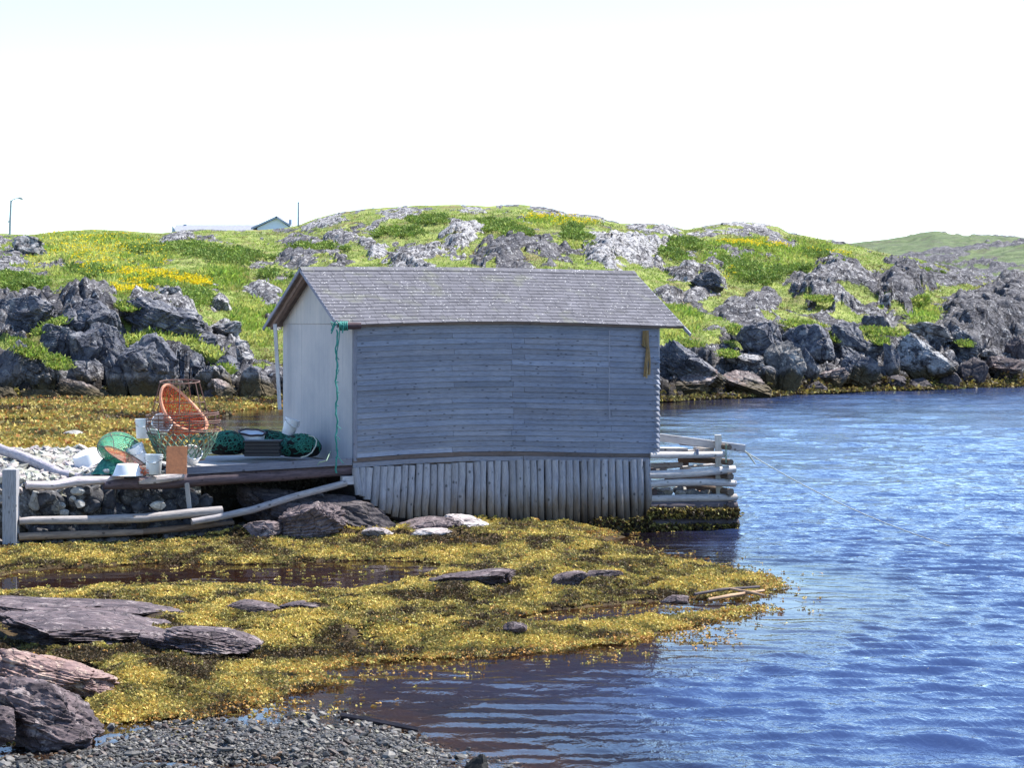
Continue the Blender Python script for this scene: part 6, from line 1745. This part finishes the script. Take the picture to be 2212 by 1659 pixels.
# pebble bank beside the platform
r = np.random.default_rng(53); n = 9000
a = r.uniform(-10.5, -2.9, n); b = r.uniform(.3, 9.4, n); p = np.stack([OX + CU * a - SU * b, OY + SU * a + CU * b], 1)
h, gv, fl, *_q = shore_fields(p[:, 0], p[:, 1]); keep = fl > .4
s = np.clip(r.lognormal(-2.75, .38, n), .03, .16)
C = np.array([.33, .33, .31])[None] * r.uniform(.45, 1.35, (n, 1)) * (1 + r.normal(0, .05, (n, 3)))
Q2 = pebbles(np.stack([p[:, 0], p[:, 1], h + s * .2], 1)[keep], s[keep], C[keep], 54, 1)
# under the platform and in front of the footing
r = np.random.default_rng(55); n = 900
X = r.uniform(-9.5, -2.5, n); Y = r.uniform(39.6, 42.4, n); h, gv, fl, sw, sp, sg, sc, sq, bk = shore_fields(X, Y); a_, b_ = AB(X, Y)
keep = (b_ > -.05) & (b_ < .6); s = r.uniform(.04, .13, n)
C = np.array([.10, .095, .095])[None] * r.uniform(.5, 1.3, (n, 1)) + np.zeros((n, 3))
Q3 = pebbles(np.stack([X, Y, np.maximum(h, .05) + s * .2], 1)[keep], s[keep], C[keep], 56, 2)
# pebble cove at the far right
r = np.random.default_rng(57); n = 2500; px = r.uniform(2120, 2330, n); yb = np.array([Ys[int(np.clip(np.searchsorted(cols, x), 0, NCOL - 1))] for x in px]); Y = yb + r.uniform(-1.2, 7, n)
zz = (Y - yb) * .16 + .05; s = r.uniform(.08, .2, n); C = np.where(r.random((n, 1)) < .5, np.array([.23, .16, .11]), np.array([.2, .19, .13])) * r.uniform(.6, 1.3, (n, 1))
Q4 = pebbles(np.stack([(px - CX) / F * Y, Y, zz], 1), s, C, 58, 1)
stuff('gravel', 'wet grey beach gravel at the near shore and the dry pebble bank', [Q1, Q2, Q3], 'pebble', 'gravel')
stuff('cove_pebbles', 'tan pebbles in the small cove at the far right', [Q4], 'pebble', 'gravel')

# ------------------------------------------------------------------ house, street lamp and pole on the skyline
hY = 330.0
hz = float(P(0, 530, hY)[2])
house = thing('house', 'pale bungalow with a grey roof showing over the hill crest', 'house', P(590, 520, hY))
def hp(px, py, dy=0.0): return P(px, py, hY) + np.array([0, dy, 0])
mb = MB(); V = [hp(556, 540), hp(624, 540), hp(624, 490), hp(598, 471), hp(556, 491)]; V += [v + [0, 8, 0] for v in V]
mb.add(V, [(0, 1, 2, 3, 4), (9, 8, 7, 6, 5), (0, 5, 6, 1), (1, 6, 7, 2), (2, 7, 8, 3), (3, 8, 9, 4), (4, 9, 5, 0)]); mb.build('wall', M['house'], house)
for (x0, y0), (x1, y1) in (((596, 468.5), (628, 488)), ((599, 468.5), (543, 494))):
    mb = MB(); p, q = hp(x0, y0, -.5), hp(x1, y1, -.5); mb.box(p, q - p, (0, 9, 0), (0, 0, .16)); mb.build('roof', M['houseroof'], house)
    mb = MB(); p, q = hp(x0, y0, -.53), hp(x1, y1, -.53); mb.box(p - [0, 0, .12], q - p, (0, .05, 0), (0, 0, .24)); mb.build('barge_board', M['housetrim'], house)
mb = MB(); p = hp(366, 540, 4); mb.box(p, hp(556, 540, 4) - p, (0, 7, 0), (0, 0, hp(0, 500)[2] - p[2])); mb.build('wing_wall', M['house'], house)
mb = MB(); V = [hp(361, 501, 3.6), hp(562, 501, 3.6), hp(562, 480, 7.5), hp(364, 480, 7.5), hp(361, 503, 11.4), hp(562, 503, 11.4)]
mb.add(V, [(0, 1, 2, 3), (3, 2, 5, 4)]); mb.add([v - [0, 0, .1] for v in V], [(3, 2, 1, 0), (4, 5, 2, 3)]); mb.build('wing_roof', M['houseroof'], house)
mb = MB(); mb.add([hp(362, 540, 3.7), hp(362, 540, 11.3), hp(362, 502, 11.3), hp(364, 484, 7.5), hp(362, 501, 3.7)], [(4, 3, 2, 1, 0)]); mb.add([hp(372, 540, 3.7), hp(363, 502, 3.65), hp(364, 484, 3.6), hp(373, 500, 3.65)], [(0, 3, 2, 1)]); mb.build('wing_gable', M['housetrim'], house)
mb = MB(); mb.box(hp(382, 486, 7), hp(388, 486, 7) - hp(382, 486, 7), (0, .6, 0), (0, 0, .45)); mb.build('chimney', M['housetrim'], house)
mb = MB(); mb.box(hp(623, 484, .5), hp(629, 484, .5) - hp(623, 484, .5), (0, .6, 0), (0, 0, .7)); mb.build('chimney', M['housetrim'], house)
lamp = thing('street_lamp', 'tall street lamp with a curved arm on the left skyline', 'street lamp', P(22, 520, 205))
mb = MB(); mb.tube([P(20.5, 530, 205), P(22, 480, 205), P(24, 432, 205)], [.12, .11, .085], 10); mb.build('pole', M['steel'], lamp, smooth=True)
mb = MB(); mb.tube([P(24, 436, 205), P(28, 431, 205), P(34, 428.5, 205), P(41, 427.6, 205)], .045, 8); mb.build('arm', M['steel'], lamp, smooth=True)
mb = MB(); mb.tube([P(40, 427.6, 205), P(43, 427.4, 205), P(47, 428.4, 205), P(49.5, 430, 205)], [.06, .12, .12, .05], 10); mb.build('lamp_head', M['steel'], lamp, smooth=True)
mb = MB(); mb.beam(P(17, 478.5, 205), P(22, 478.5, 205), .1, .14); mb.build('bracket', M['steel'], lamp)
up = thing('utility_pole', 'bare grey pole standing on the crest right of the house', 'pole', P(644.5, 495, 222))
mb = MB(); mb.tube([P(644.5, 500, 222), P(644.5, 470, 222), P(644.5, 437, 222)], [.11, .10, .085], 10); mb.build('shaft', M['steel'], up, smooth=True)
mb = MB(); mb.tube([P(644.5, 438, 222), P(644.5, 436, 222)], .10, 10); mb.build('pole_cap', M['housetrim'], up, smooth=True)

# ------------------------------------------------------------------ daylight and camera
SUN_AZ, SUN_EL = R(27.5), R(57)
sd = Vector((math.cos(SUN_AZ) * math.cos(SUN_EL), math.sin(SUN_AZ) * math.cos(SUN_EL), math.sin(SUN_EL)))
ld = bpy.data.lights.new('sun', 'SUN'); ld.energy = 4.5; ld.angle = R(0.53); ld.color = (1.0, .95, .87)
lo = bpy.data.objects.new('sun', ld); COL.objects.link(lo); lo.rotation_euler = sd.to_track_quat('Z', 'Y').to_euler(); lo.location = sd * 60
wd = bpy.data.worlds.new('World'); SC.world = wd; wd.use_nodes = True
nt = wd.node_tree; bg = nt.nodes['Background']; sky = nt.nodes.new('ShaderNodeTexSky'); sky.sky_type = 'NISHITA'; sky.sun_disc = False
sky.sun_elevation = SUN_EL; sky.sun_rotation = math.pi / 2 - SUN_AZ; sky.air_density = 1.0; sky.dust_density = 0.3; sky.ozone_density = 4.5; sky.altitude = 900
nt.links.new(sky.outputs[0], bg.inputs['Color']); bg.inputs['Strength'].default_value = 0.12
cam = bpy.data.cameras.new('camera'); co = bpy.data.objects.new('camera', cam); COL.objects.link(co)
cam.sensor_fit = 'HORIZONTAL'; cam.sensor_width = 36; cam.lens = 36 * F / 2212; cam.shift_y = -(829.5 - HY) / 2212; cam.clip_start = .5; cam.clip_end = 3000
co.location = (0, 0, EYE); co.rotation_euler = (math.pi / 2, 0, 0); SC.camera = co
SC.view_settings.view_transform = 'Standard'; SC.view_settings.look = 'None'; SC.view_settings.exposure = 1.5; SC.view_settings.gamma = 1
SC.cycles.use_denoising = True
SC.cycles.max_bounces = 8; SC.cycles.transparent_max_bounces = 16; SC.cycles.caustics_reflective = False; SC.cycles.caustics_refractive = False
